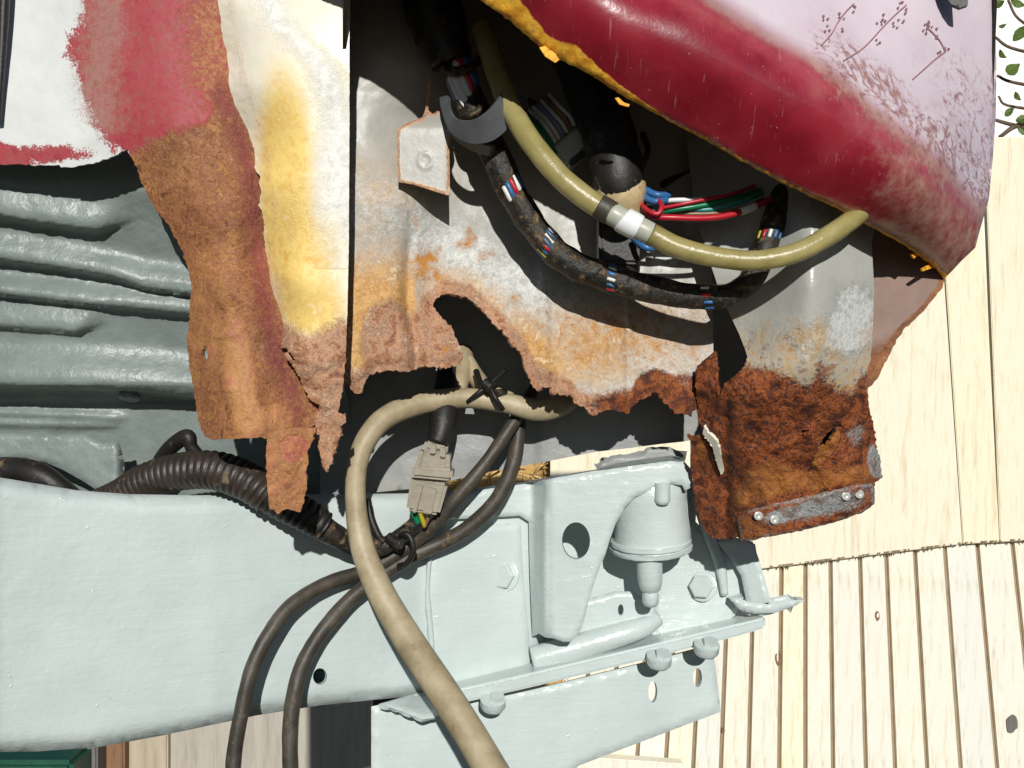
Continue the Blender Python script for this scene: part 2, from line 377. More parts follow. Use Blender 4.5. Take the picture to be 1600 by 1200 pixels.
def wing_paint():
    s = NT('maroon_wing_sky_painted')
    col = s.ramp(s.noise(30, 5), [(.3, '#7c1424'), (.5, '#8e1c2c'), (.7, '#9a2a36')])
    # lighter red near the crease, then sky reflection painted on upper face
    pale_f = s.math('MULTIPLY_ADD', s.math('SUBTRACT', s.noise(50, 6, .6), .5), .7, s.attr('pale_red'))
    col = s.mix(s.ss(pale_f, .3, .8), col, s.ramp(s.noise(60, 4), [(.3, '#a03c48'), (.5, '#ac4a54'), (.7, '#a8605c')]))
    pk = s.math('MULTIPLY_ADD', s.math('SUBTRACT', s.noise(20, 4, .5), .5), .25, s.attr('sky_refl'))
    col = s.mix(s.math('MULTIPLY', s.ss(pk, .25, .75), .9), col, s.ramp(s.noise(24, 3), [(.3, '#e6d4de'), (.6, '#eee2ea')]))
    # twig reflections painted as brown veins and specks
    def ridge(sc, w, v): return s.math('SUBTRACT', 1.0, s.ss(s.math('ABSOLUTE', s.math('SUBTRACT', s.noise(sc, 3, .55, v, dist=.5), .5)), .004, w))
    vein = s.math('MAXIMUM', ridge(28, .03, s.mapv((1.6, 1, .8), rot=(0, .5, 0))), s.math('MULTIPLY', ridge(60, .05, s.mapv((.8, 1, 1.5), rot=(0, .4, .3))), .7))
    dm = s.math('MULTIPLY', s.attr('twig_refl'), s.math('ADD', s.math('MULTIPLY', vein, .8), s.math('MULTIPLY', s.ss(s.noise(160, 6, .7), .45, .62), .75)))
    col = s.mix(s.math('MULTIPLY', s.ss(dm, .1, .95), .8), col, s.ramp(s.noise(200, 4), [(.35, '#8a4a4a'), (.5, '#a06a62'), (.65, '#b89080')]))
    dn = s.math('MULTIPLY_ADD', s.math('SUBTRACT', s.noise(130, 6, .7, s.mapv((1, 1, 1))), .5), 1.0, s.attr('dust'))
    col = s.mix(s.math('MULTIPLY', s.ss(dn, .4, 1.0), .75), col, s.ramp(s.noise(120, 4), [(.3, '#a98672'), (.6, '#c2a692')]))
    scr = s.noise(60, 3, .5, s.mapv((14, 1, 1), rot=(0, .6, .3)))
    col = s.mix(s.math('MULTIPLY', s.ss(scr, .66, .72), .25), col, '#d0a8a0')
    fleck = s.ss(s.noise(420, 3, .5), .70, .76); col = s.mix(s.math('MULTIPLY', fleck, .5), col, '#c09a90')
    ru = s.math('MULTIPLY_ADD', s.math('SUBTRACT', s.noise(180, 6, .65), .5), .5, s.attr('rust')); f = s.ss(ru, .42, .58)
    col = s.mix(f, col, s.ramp(s.noise(110, 5), [(.3, '#b47430'), (.45, '#eaa020'), (.55, '#fac23a'), (.66, '#d89440'), (.8, '#f6dca0')]))
    rg = s.mix(f, s.math('MULTIPLY_ADD', s.attr('dust'), .25, s.math('MULTIPLY_ADD', s.noise(90, 4), .2, .14)), .7, 'FLOAT')
    s.set(Base_Color=col, Roughness=rg, Specular_IOR_Level=.6, Coat_Weight=s.math('SUBTRACT', .8, s.math('MULTIPLY', f, .8)), Coat_Roughness=.06)
    s.bump(s.math('ADD', s.math('MULTIPLY', s.noise(300, 4), .3), s.math('MULTIPLY', f, s.noise(240, 4))), .3, .0015); return s.m
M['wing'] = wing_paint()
def hosemat(name, stops, dust, dustamt=.5, rough=.45, spec=.5, scale=60, wrap=0, **k):
    s = NT(name); col = s.ramp(s.noise(scale, 5, .6), stops)
    d = s.ss(s.noise(scale * 1.6, 8, .7), .64 - dustamt * .2, .74 - dustamt * .15)
    col = s.mix(s.math('MULTIPLY', d, .8), col, s.ramp(s.noise(scale * 4, 4), dust))
    s.set(Base_Color=col, Roughness=s.mix(d, rough, .8, 'FLOAT'), Specular_IOR_Level=spec, **k)
    hh = s.math('ADD', s.noise(scale * 7, 4), s.math('MULTIPLY', d, .6))
    if wrap:
        ph = s.math('ADD', s.math('MULTIPLY_ADD', s.attr('along'), wrap, s.attr('around')), s.math('MULTIPLY', s.noise(70, 3), .5))
        fr = s.math('FRACT', ph); hh = s.math('ADD', s.math('MULTIPLY', s.math('ADD', fr, s.math('MULTIPLY', s.ss(fr, .0, .12), 1.2)), 1.3), hh)
        hh = s.math('ADD', hh, s.math('MULTIPLY', s.noise(150, 4, .6, None, 'Fac', 1.5), 1.6))
    s.bump(hh, .45 if wrap else .3, .0012 if wrap else .0009); return s.m
DUST = [(.35, '#5a4632'), (.55, '#8a7050'), (.7, '#a88c68')]
M['tape'] = hosemat('black_loom_tape', [(.3, '#171614'), (.5, '#27241f'), (.65, '#3a342b'), (.8, '#4c4234')], DUST, .6, .45, .4, 90, .55)
M['black'] = hosemat('black_rubber', [(.3, '#141312'), (.6, '#24211d'), (.75, '#322c24')], DUST, .35, .5)
M['cable'] = hosemat('dusty_black_cable', [(.3, '#322e28'), (.5, '#433d34'), (.7, '#565043')], [(.35, '#6a5638'), (.6, '#8c7450')], .3, .5)
M['beige'] = hosemat('beige_hose', [(.3, '#8f8264'), (.5, '#a8997a'), (.7, '#b9ab8c')], [(.35, '#7a6446'), (.6, '#9a8056')], .18, .5)
M['clear'] = hosemat('yellowed_clear_hose', [(.3, '#a89a5c'), (.5, '#b8ab6e'), (.7, '#c6ba80')], [(.35, '#7c6a42'), (.6, '#9c8c60')], .2, .3, .6, Transmission_Weight=.35, IOR=1.42)
M['conduit'] = hosemat('brown_black_conduit', [(.3, '#25201c'), (.6, '#3a3029')], [(.35, '#6a5a46'), (.6, '#8c7c64')], .3, .45)
M['band'] = hosemat('grey_plastic_band', [(.3, '#4c4e50'), (.6, '#5c5e60')], DUST, .2, .4)
M['plug'] = hosemat('beige_grey_plastic', [(.3, '#857d6c'), (.5, '#968e7c'), (.7, '#a29a88')], [(.35, '#5c5040'), (.6, '#75684f')], .25, .45)
M['white_plastic'] = simple('white_plastic', [(.3, '#e4e6e4'), (.6, '#f0f2f0')], 50, .3, .05)
M['frost'] = simple('frosted_nylon', [(.3, '#a8aa98'), (.6, '#b6b8a8')], 60, .35, .05)
M['cup'] = simple('cloudy_amber_sleeve', [(.3, '#a8885a'), (.5, '#d0bc94'), (.7, '#b89a68')], 80, .35, .2)
def plain(name, c, rough=.35): return simple(name, [(.3, c), (.7, c)], 60, rough, .05)
for k, c in dict(blue='#35679c', red='#b81f2e', green='#0f7a4e', teal='#2f8f86', white='#dfe0da', brown='#8a6a4a', yellow='#b8a830', lilac='#8a8ab8').items():
    M['w_' + k] = plain(k + '_wire_insulation', c)
def wood(name, stops, gs=1.0, rough=.75):
    s = NT(name); v = s.mapv((26 * gs, 26 * gs, 1.6 * gs)); g = s.noise(3, 6, .65, v, dist=.3); fine = s.noise(14, 5, .6, v)
    col = s.ramp(s.math('MULTIPLY_ADD', s.math('SUBTRACT', fine, .5), .4, g), stops)
    oi = s.n.new('ShaderNodeObjectInfo').outputs['Random']
    hs = s.n.new('ShaderNodeHueSaturation'); s.l(col, hs.inputs['Color']); s.l(s.math('MULTIPLY_ADD', oi, .1, .93), hs.inputs['Value']); s.l(s.math('MULTIPLY_ADD', oi, .5, .4), hs.inputs['Saturation'])
    vo = s.n.new('ShaderNodeTexVoronoi'); vo.inputs['Scale'].default_value = 3.2; s.l(s.mapv((1.4, 1, .7)), vo.inputs['Vector'])
    c2 = s.mix(s.math('SUBTRACT', 1.0, s.ss(vo.outputs['Distance'], .03, .07)), hs.outputs[0], '#7a5432')
    s.set(Base_Color=c2, Roughness=rough, Specular_IOR_Level=.25); s.bump(s.math('ADD', g, s.math('MULTIPLY', fine, .6)), .35, .002); return s.m
M['fence'] = wood('pale_treated_timber', [(.3, '#dccb9c'), (.45, '#efe6c4'), (.55, '#f3ebd0'), (.7, '#e8dcb4')])
M['plank'] = wood('pale_sawn_planks', [(.3, '#dccaa0'), (.45, '#eee2bc'), (.55, '#f0e6c6'), (.7, '#e4d6b0')], .8)
M['tan'] = wood('shaded_board', [(.3, '#a8946a'), (.5, '#b8a47a'), (.7, '#c0ae86')], .6)  # timber darkened so the shade under the rail is in its colour
M['edge'] = simple('brown_sawn_edge', [(.3, '#a8957a'), (.6, '#bcaa8e')], 30, .85)
M['knot'] = simple('brown_wood_knot', [(.3, '#6a4c30'), (.6, '#8c6a46')], 60, .8)
M['orangewood'] = wood('orange_brown_timber', [(.3, '#6a4a2c'), (.5, '#8c6238'), (.7, '#765030')])
M['post'] = wood('grey_weathered_post', [(.3, '#57524c'), (.5, '#76706a'), (.7, '#625c54')])
M['green'] = simple('green_plastic', [(.3, '#1a4a3a'), (.6, '#225644')], 20, .45)
M['soil'] = simple('dry_earth_and_grass', [(.3, '#2e2a20'), (.45, '#403a2a'), (.55, '#3a3a24'), (.7, '#524a36')], 6, .9, .6, 30, .2, .02)
M['straw'] = simple('dry_straw', [(.3, '#9a7642'), (.5, '#cca868'), (.7, '#e6cc94')], 9, .7, .1)
M['leaf'] = simple('green_leaf', [(.3, '#64803c'), (.5, '#80984c'), (.7, '#9cac64')], 12, .5, .1)
M['render'] = simple('white_sky_tone', [(.3, '#f2f2ee'), (.6, '#f8f8f4')], 8, .8, .2, 60)  # white tone of the panel standing in for overexposed sky
M['twig'] = simple('brown_twig', [(.3, '#4a3a30'), (.6, '#6e5844')], 40, .8, .3)

# ================================================================== CAR BODY
Z0 = lambda *p: P(*p)
def terr(x, y, s, seed, n=5):
    f = fbm(x, y, s, seed, 5) * n; k = np.floor(f); return (k + sstep(.0, .35, f - k)) / n - .5
body = thing('car_body', 'rusted maroon car body corner with torn lower edge above the freshly painted grey chassis', 'car body', P(760, 560, .62))
# --- side panel: primer, red paint, rust
A_out = [(-90, -60), (-90, 258), (30, 257), (60, 259), (92, 258), (95, 262), (115, 261), (150, 254), (180, 243), (199, 233), (204, 244), (214, 264), (221, 285), (240, 322), (262, 350), (274, 372), (282, 385), (294, 420), (299, 447), (297, 490), (292, 530), (297, 580), (303, 610), (308, 650), (313, 668), (320, 682), (332, 687), (375, 685), (410, 683), (419, 688), (450, 680), (478, 672), (502, 655), (505, 620), (490, 560), (475, 450), (455, 300), (420, 120), (400, -60)]
A_dep0 = tps([(0, -60, .560), (0, 120, .556), (0, 255, .556), (100, 100, .552), (100, 255, .553), (190, -60, .548), (180, 120, .546), (200, 235, .549), (250, 340, .552), (300, 450, .552), (295, 580, .552), (315, 680, .550), (280, 0, .544), (280, 200, .540), (340, 330, .535), (350, 450, .532), (355, 600, .531), (360, 685, .532), (380, 100, .553), (400, 250, .552), (410, 400, .549), (425, 520, .543), (450, 600, .545), (440, 680, .537), (500, 660, .548), (480, 500, .553)])
A_dep = lambda x, y: A_dep0(x, y) + .03
def a_edge(x, y): return x - curve([(-60, 140), (0, 122), (60, 112), (120, 118), (150, 142), (180, 148), (215, 170), (240, 196), (300, 250)])(y)
Amask = dict(
    red=lambda x, y: np.maximum(.5 + a_edge(x, y) / 60 + (fbm(x, y, 40, 3) - .5) * .9, np.maximum(1.0 * blob(x, y, 10, 245, 46, 22, .5, 20), .95 * blob(x, y, 75, 240, 66, 14, .9)) * .9),
    dust=lambda x, y: np.clip(1.15 - np.abs(x - curve([(-60, 165), (60, 162), (130, 150), (200, 165), (240, 205)])(y)) / 48, 0, 1) * sstep(225, 190, y) * .78,
    speck=lambda x, y: sstep(230, 330, x) * sstep(230, 120, y) * .45 + .12 * (y < 230),
    rust=lambda x, y: sstep(-44, 44, y - curve([(0, 330), (180, 262), (225, 226), (265, 203), (320, 195), (345, 150), (380, 110)])(x)),
    dark=lambda x, y: .75 * np.clip(1 - np.abs(x - curve([(150, 345), (250, 385), (350, 398), (450, 410), (560, 432), (620, 455), (690, 470)])(y)) / 36, 0, 1) * sstep(60, 160, y) + .35 * blob(x, y, 300, 350, 60, 30, .8),
    orange=lambda x, y: .85 * blob(x, y, 378, 600, 24, 95, .6, -4) + .6 * blob(x, y, 325, 480, 40, 120, .8) + .6 * blob(x, y, 420, 655, 40, 26, .8) + .4 * blob(x, y, 285, 270, 50, 50, .8))
def a_disp(x, y): r = Amask['rust'](x, y); return -(fbm(x, y, 24, 5) - .5) * .0024 * r - terr(x, y, 70, 8) * .002 * r + .0012 * (fbm(x, y, 60, 9) - .5)
hole = [(320 + 4.5 * math.cos(t), 555 + 15 * math.sin(t)) for t in np.linspace(0, 2 * math.pi, 14)[:-1]]
sheet('side_panel', A_out, A_dep, M['side'], body, 4, [hole], .0026, Amask, lambda x, y: 1.1 if y > 150 else .6, a_disp, label='maroon side panel fading from pale primer to bare brown rust')
tab_out = [(419, 676), (416, 700), (416, 740), (419, 775), (421, 795), (428, 797), (434, 803), (448, 795), (458, 797), (470, 800), (474, 785), (480, 762), (478, 738), (482, 720), (480, 706), (487, 690), (494, 668), (460, 668)]
sheet('hanging_tab', tab_out, lambda x, y: .556 - .000012 * (y - 680) + .004 * sstep(445, 485, x), M['side'], body, 4, (), .0026,
      dict(red=lambda x, y: 1 + 0 * x, dust=lambda x, y: 0 * x, speck=lambda x, y: 0 * x, rust=lambda x, y: 1 - .9 * blob(x, y, 460, 700, 24, 22, .35, 10), dark=lambda x, y: .4 * blob(x, y, 455, 760, 24, 40, .9), orange=lambda x, y: .5 + 0 * x),
      lambda x, y: 1.2, lambda x, y: -(fbm(x, y, 16, 5) - .5) * .003, label='rusty metal tab hanging below the side panel with a pink paint patch')
tube('dark_gap_strip', [(9, -60, .580, 8), (6, 20, .580, 8), (2, 100, .580, 6), (-4, 190, .580, 5)], M['black'], body, 6, 10)  # black strip added in place of a dark gap beside the panel
# --- galvanised edge flange
B_out = [(332, -50), (340, 0), (347, 45), (350, 80), (347, 110), (352, 142), (363, 172), (370, 198), (384, 212), (398, 232), (395, 255), (405, 276), (408, 300), (404, 320), (413, 345), (412, 368), (417, 400), (422, 440), (428, 480), (436, 522), (438, 543), (449, 560), (461, 578), (470, 592), (475, 610), (485, 626), (498, 632), (499, 643), (492, 652), (494, 668), (498, 700), (504, 728), (511, 738), (518, 725), (522, 708), (528, 690), (533, 678), (530, 668), (540, 660), (540, 648), (528, 644), (535, 612), (540, 560), (543, 480), (545, 380), (546, 200), (546, -50)]
B_dep0 = tps([(335, -50, .538), (350, 100, .538), (400, 250, .536), (420, 420, .534), (437, 530, .533), (365, 0, .524), (385, 130, .523), (420, 280, .522), (440, 430, .520), (450, 540, .520), (450, 0, .519), (470, 200, .517), (490, 400, .516), (500, 520, .517), (546, -50, .521), (546, 200, .520), (545, 400, .520), (540, 560, .521), (490, 600, .521), (510, 730, .528), (500, 650, .527), (535, 655, .525)])
B_dep = lambda x, y: B_dep0(x, y) + .045
def b_left(x, y): return x - curve([(-50, 334), (80, 350), (240, 398), (300, 406), (420, 420), (540, 440)])(y)
Bmask = dict(
    corr=lambda x, y: .85 * np.clip(1 - np.abs(x - curve([(0, 420), (40, 440), (100, 500), (180, 530), (400, 535)])(y)) / 50, 0, 1) * (y < 420) + .4 * blob(x, y, 470, 330, 40, 120, .8) + .95 * np.clip(1 - np.abs(b_left(x, y) - 8) / 14, 0, 1) * sstep(330, 420, y),
    stain=lambda x, y: np.clip(.12 + .95 * blob(x, y, 445, 250, 40, 130, .7) + .7 * blob(x, y, 470, 420, 56, 80, .9) + .6 * blob(x, y, 495, 490, 45, 40, .8), 0, 1),
    peach=lambda x, y: .42 * np.clip(1 - np.abs(b_left(x, y) - 20) / 34, 0, 1) * sstep(500, 300, y),
    rust=lambda x, y: sstep(-46, 30, y - curve([(420, 470), (450, 520), (490, 530), (520, 515), (545, 520)])(x)) + .25 * np.clip(1 - np.abs(x - 535) / 14, 0, 1) * sstep(380, 480, y))
def b_disp(x, y): return -terr(x, y, 40, 18) * .004 * sstep(500, 560, y) -(fbm(x, y, 22, 6) - .5) * .0045 * sstep(490, 560, y) + (fbm(x, y, 12, 8) - .5) * .002 * np.clip(1 - b_left(x, y) / 24, 0, 1)
fh = [(441, 546), (446, 543), (453, 552), (462, 562), (458, 567), (450, 562)]
sheet('edge_flange', B_out, B_dep, M['flange'], body, 3.5, [fh], .0026, Bmask, lambda x, y: 1.6 if (x < 470 or y > 560) and y > 20 else .2, b_disp, label='cream galvanised flange stained yellow, rusted and torn at its foot')
# return of the flange behind its right edge
bm = bmesh.new(); ys = list(range(-60, 600, 30)); prev = None
for y in ys:
    a = bm.verts.new(P(545.5 if y < 400 else 545.5 - (y - 400) * .03, y, .572)); b = bm.verts.new(P(538, y, .612))
    if prev: bm.faces.new((prev[0], a, b, prev[1]))
    prev = (a, b)
bmesh.ops.solidify(bm, geom=bm.faces[:], thickness=.0012)
me = bpy.data.meshes.new('flange_return'); bm.to_mesh(me); bm.free(); me_o = finish(me, 'flange_return', M['inner'], body)
# --- inner panel
C_out = [(520, -120), (1112, -120), (1112, 300), (1113, 470), (1115, 560), (1116, 600), (1112, 640), (1086, 641), (1080, 648), (1070, 650), (1056, 645), (1045, 634), (1034, 624), (1026, 612), (1018, 615), (1010, 621), (1000, 625), (986, 634), (982, 648), (974, 645), (960, 640), (945, 640), (930, 650), (920, 648), (912, 635), (898, 630), (890, 616), (878, 618), (864, 614), (860, 605), (840, 610), (829, 598), (820, 575), (816, 556), (800, 538), (786, 520), (765, 498), (746, 476), (726, 463), (700, 459), (682, 464), (676, 475), (680, 487), (696, 500), (708, 515), (713, 530), (724, 553), (720, 568), (700, 576), (690, 574), (665, 572), (640, 580), (600, 580), (578, 585), (570, 597), (565, 610), (556, 617), (545, 602), (520, 600)]
C_dep0 = tps([(520, -120, .63), (520, 100, .615), (520, 300, .607), (520, 450, .602), (520, 600, .598), (630, -120, .632), (630, 100, .617), (625, 300, .609), (625, 450, .604), (630, 580, .598), (665, 250, .634), (660, 400, .628), (670, 470, .622), (690, 560, .610), (760, 300, .642), (740, 420, .632), (720, 455, .626), (820, 480, .634), (830, 560, .628), (900, 300, .650), (900, 420, .645), (880, 520, .637), (900, 620, .633), (985, 450, .640), (985, 600, .631), (1050, 430, .643), (1050, 620, .633), (1112, 300, .655), (1112, 450, .645), (1112, 640, .634), (1112, -120, .70), (800, -120, .68), (800, 100, .66)])
def C_dep(x, y):
    cx = curve([(200, 640), (330, 645), (420, 637), (470, 636), (540, 650)])(y)
    cr = np.exp(-((x - cx) / 9) ** 2) * sstep(300, 420, y) * .006
    r2 = -np.exp(-((x - 850) / 10) ** 2) * .0035 * sstep(330, 480, y); r3 = -np.exp(-((x - 982) / 7) ** 2) * .0025 * sstep(400, 500, y)
    return C_dep0(x, y) + cr + r2 + r3
c_bot = curve([(520, 600), (560, 612), (580, 585), (650, 575), (700, 575), (724, 560), (830, 598), (870, 615), (920, 648), (985, 640), (1025, 612), (1070, 650), (1116, 620)])
c_line = curve([(520, 250), (640, 290), (670, 350), (720, 350), (800, 390), (850, 425), (900, 455), (960, 480), (1020, 500), (1116, 530)])
arch = [(676, 475), (700, 459), (726, 463), (765, 498), (800, 538), (820, 575), (829, 598)]
Cmask = dict(
    corr=lambda x, y: sstep(-60, 40, y - c_line(x)) * (.8 - .35 * sstep(0, 200, y - c_line(x))) * np.where(x < 640, .85, 1) + .7 * blob(x, y, 1035, 405, 26, 36, .7),
    stain=lambda x, y: np.clip(sstep(330, 470, y) * (x < 650) * sstep(660, 630, x) * .95 + .42 * blob(x, y, 880, 560, 80, 70, .9) + .42 * blob(x, y, 1010, 540, 130, 70, .9) + .5 * sstep(70, 20, segdist(x, y, arch, False)) + .35 * blob(x, y, 590, 300, 60, 60, .9), 0, 1),
    rust=lambda x, y: np.clip(np.maximum(.95 * blob(x, y, 605, 530, 42, 62, .5), np.maximum(sstep(34, 8, segdist(x, y, arch, False)) * .85, np.maximum(blob(x, y, 690, 530, 60, 60, .5), sstep(52, 14, c_bot(x) - y) * .9))), 0, 1),
    dark=lambda x, y: np.clip(sstep(52, 14, c_bot(x) - y) * sstep(880, 960, x) * .8 + sstep(560, 600, y) * sstep(985, 1000, x) * .7, 0, 1),
    spot=lambda x, y: np.clip(.75 * blob(x, y, 663, 412, 22, 28, .9, 30) + .62 * blob(x, y, 735, 367, 9, 12, .9) + .5 * blob(x, y, 760, 398, 16, 9, .9, -30) + .45 * blob(x, y, 724, 383, 18, 9, .9) + .5 * blob(x, y, 690, 434, 14, 7, .9) + .5 * blob(x, y, 651, 348, 6, 13, .9) + .45 * blob(x, y, 803, 468, 12, 10, .9) + .6 * blob(x, y, 697, 546, 10, 8, .8) + .5 * blob(x, y, 632, 515, 8, 8, .8) + .3 * blob(x, y, 900, 510, 80, 60, .9) + .34 * blob(x, y, 1020, 525, 90, 50, .9), 0, 1))
def c_disp(x, y): return -terr(x, y, 44, 19) * .004 * np.clip(Cmask['rust'](x, y), 0, 1) -(fbm(x, y, 20, 15) - .5) * .005 * np.clip(Cmask['rust'](x, y) * sstep(70, 20, c_bot(x) - y), 0, 1) - (fbm(x, y, 40, 16) - .5) * .002 + .00012 * sstep(24, 3, c_bot(x) - y) * 20
sheet('inner_panel', C_out, C_dep, M['inner'], body, 3.8, (), .0024, Cmask, lambda x, y: 2.0 if y > 440 and x < 1105 else 0, c_disp, label='pale galvanised inner panel, rusted through along its ragged bottom')
# little bracket
br_out = [(667, 118), (673, 126), (672, 150), (669, 172), (676, 178), (704, 160), (712, 190), (702, 226), (703, 306), (683, 300), (645, 288), (622, 284), (620, 240), (620, 203), (630, 195), (660, 183), (665, 170), (666, 150)]
sheet('clip_bracket', br_out, lambda x, y: .603 - .00004 * np.clip(y - 170, 0, 40) + .012 * sstep(200, 170, y) + 0 * x, M['inner'], body, 4, (), .0016,
      dict(corr=lambda x, y: 0 * x, stain=lambda x, y: .7 * sstep(8, 2, segdist(x, y, br_out)), rust=lambda x, y: .9 * sstep(6, 1, segdist(x, y, br_out)) + .4 * blob(x, y, 660, 178, 16, 8, .8), dark=lambda x, y: 0 * x, spot=lambda x, y: 0 * x), None,
      lambda x, y: -.0007 * (np.exp(-((np.hypot((x - 665) / 10, (y - 251) / 12) - 1) / .18) ** 2)), label='small grey bent bracket with a round spot weld')
# --- right corner panel and rusted foot
D_out = [(1070, 200), (1400, 200), (1362, 380), (1366, 450), (1363, 540), (1352, 600), (1356, 622), (1360, 645), (1366, 668), (1370, 698), (1376, 722), (1379, 747), (1367, 754), (1365, 786), (1350, 798), (1300, 815), (1240, 829), (1200, 836), (1172, 842), (1160, 846), (1150, 838), (1138, 842), (1124, 843), (1106, 836), (1094, 814), (1086, 790), (1083, 760), (1079, 722), (1080, 692), (1073, 680), (1090, 683), (1104, 692), (1112, 705), (1119, 732), (1127, 741), (1124, 715), (1120, 692), (1108, 680), (1096, 668), (1091, 655), (1090, 640), (1087, 600), (1088, 572), (1100, 563), (1117, 548), (1120, 600), (1123, 618), (1133, 600), (1150, 585), (1163, 572), (1168, 558), (1164, 545), (1154, 520), (1136, 482), (1120, 442), (1112, 418), (1100, 380), (1087, 338)]
D_dep0 = tps([(1070, 200, .66), (1100, 380, .615), (1120, 440, .612), (1165, 550, .603), (1180, 380, .604), (1175, 460, .602), (1270, 240, .60), (1270, 360, .577), (1270, 450, .575), (1260, 560, .578), (1350, 380, .598), (1362, 480, .603), (1350, 560, .603), (1400, 200, .66), (1100, 570, .622), (1120, 640, .608), (1125, 740, .602), (1085, 700, .617), (1090, 800, .610), (1110, 835, .606), (1150, 700, .588), (1240, 680, .584), (1320, 660, .592), (1360, 640, .606), (1375, 730, .600), (1160, 790, .577), (1260, 765, .575), (1350, 745, .580), (1150, 600, .592), (1250, 620, .582), (1150, 838, .582)])
D_dep = lambda x, y: D_dep0(x, y) + .075 * sstep(560, 850, y) - .003 * np.exp(-((x - 1268) / 26) ** 2) * sstep(640, 480, y) + .004 * np.exp(-((x - 1135) / 8) ** 2) * sstep(600, 680, y)
d_rl = curve([(1080, 560), (1120, 555), (1165, 572), (1200, 580), (1235, 590), (1262, 606), (1280, 582), (1300, 600), (1330, 622), (1345, 600), (1370, 570)])
Dmask = dict(
    corr=lambda x, y: .85 * blob(x, y, 1335, 490, 34, 46, .5) + .7 * blob(x, y, 1300, 530, 60, 30, .8),
    stain=lambda x, y: np.clip(sstep(-130, 0, y - d_rl(x)) * .8 + .3 * blob(x, y, 1260, 540, 30, 60, .8), 0, 1),
    rust=lambda x, y: sstep(-38, 30, y - d_rl(x) + (fbm(x, y, 50, 3) - .5) * 40),
    orange=lambda x, y: np.clip(.9 * np.clip(1 - segdist(x, y, [(1160, 780), (1240, 755), (1380, 735)], False) / 30, 0, 1) + .85 * blob(x, y, 1200, 740, 36, 18, .8) + 1.1 * blob(x, y, 1292, 702, 10, 32, .3, 38) + .6 * blob(x, y, 1100, 700, 14, 30, .8), 0, 1),
    silver=lambda x, y: np.clip(.9 * blob(x, y, 1368, 722, 12, 26, .3, -8) + .5 * blob(x, y, 1338, 680, 16, 22, .7), 0, 1))
def d_disp(x, y): r = sstep(0, 30, y - d_rl(x)); return -terr(x, y, 55, 29, 6) * .006 * r -(fbm(x, y, 22, 25, 5) - .5) * .007 * r - .0035 * np.clip(fbm(x, y, 60, 27) - .5, 0, 1) * r
h1 = [(1250, 678), (1256, 672), (1266, 671), (1262, 677), (1254, 682)]
h2 = [(1276, 702), (1284, 690), (1292, 677), (1302, 668), (1314, 662), (1316, 666), (1304, 675), (1296, 688), (1286, 698)]
sheet('corner_panel', D_out, D_dep, M['corner'], body, 3.6, [h1, h2], .0024, Dmask, lambda x, y: 1.4 if y > 560 else 0, d_disp, label='rounded corner panel, grey above and deeply rusted brown below')
lip = [(1152, 812), (1170, 797), (1215, 786), (1285, 770), (1340, 757), (1364, 756), (1367, 770), (1366, 788), (1350, 800), (1300, 818), (1240, 832), (1200, 839), (1172, 845), (1158, 846)]
sheet('bottom_lip', lip, lambda x, y: D_dep(x, y) - .006, M['corner'], body, 4, (), .0022,
      dict(corr=lambda x, y: 0 * x, stain=lambda x, y: 0 * x, rust=lambda x, y: 1 - .5 * blob(x, y, 1290, 790, 80, 20, .6, -14), orange=lambda x, y: .5 * sstep(1260, 1180, x), silver=lambda x, y: .95 * blob(x, y, 1285, 790, 66, 13, .7, -14) + .7 * blob(x, y, 1215, 808, 24, 10, .7, -14) + .5 * sstep(8, 2, segdist(x, y, lip))),
      lambda x, y: .9, lambda x, y: -(fbm(x, y, 16, 33) - .5) * .002, rnd=7, label='folded lip with silver patches and spot welds')
for (wx, wy) in ((1185, 806), (1210, 812), (1322, 775), (1343, 772)):
    lathe('spot_weld', (wx, wy, float(D_dep(np.array(float(wx)), np.array(float(wy)))) - .0072), [(7, -2), (7, .2), (5, 1.1), (2.5, .2)], M['corner'], body, (0, 0.1, 1), 14)
# white torn edge and the back panel behind the corner
sheet('torn_edge', [(1100, 665), (1106, 676), (1120, 688), (1126, 712), (1132, 738), (1126, 742), (1118, 716), (1112, 695), (1098, 678)], lambda x, y: D_dep(x, y) - .004, M['flange'], body, 4, (), .003, {k: (lambda x, y: 0 * x) for k in ('corr', 'stain', 'peach', 'rust')}, lambda x, y: .8)
E_out = [(1330, 250), (1480, 330), (1477, 432), (1472, 450), (1462, 462), (1441, 488), (1412, 516), (1392, 548), (1378, 578), (1371, 592), (1362, 602), (1356, 606), (1358, 650), (1330, 660)]
sheet('back_panel', E_out, lambda x, y: .625 + .0001 * (1480 - x) * .2 + 0 * y, M['brown'], body, 6, (), .0016, dict(rust=lambda x, y: np.clip(sstep(480, 600, y) * .9 + .9 * sstep(14, 3, segdist(x, y, E_out)), 0, 1)), lambda x, y: 1.2 if y > 440 else 0, label='dull brown panel behind the corner')
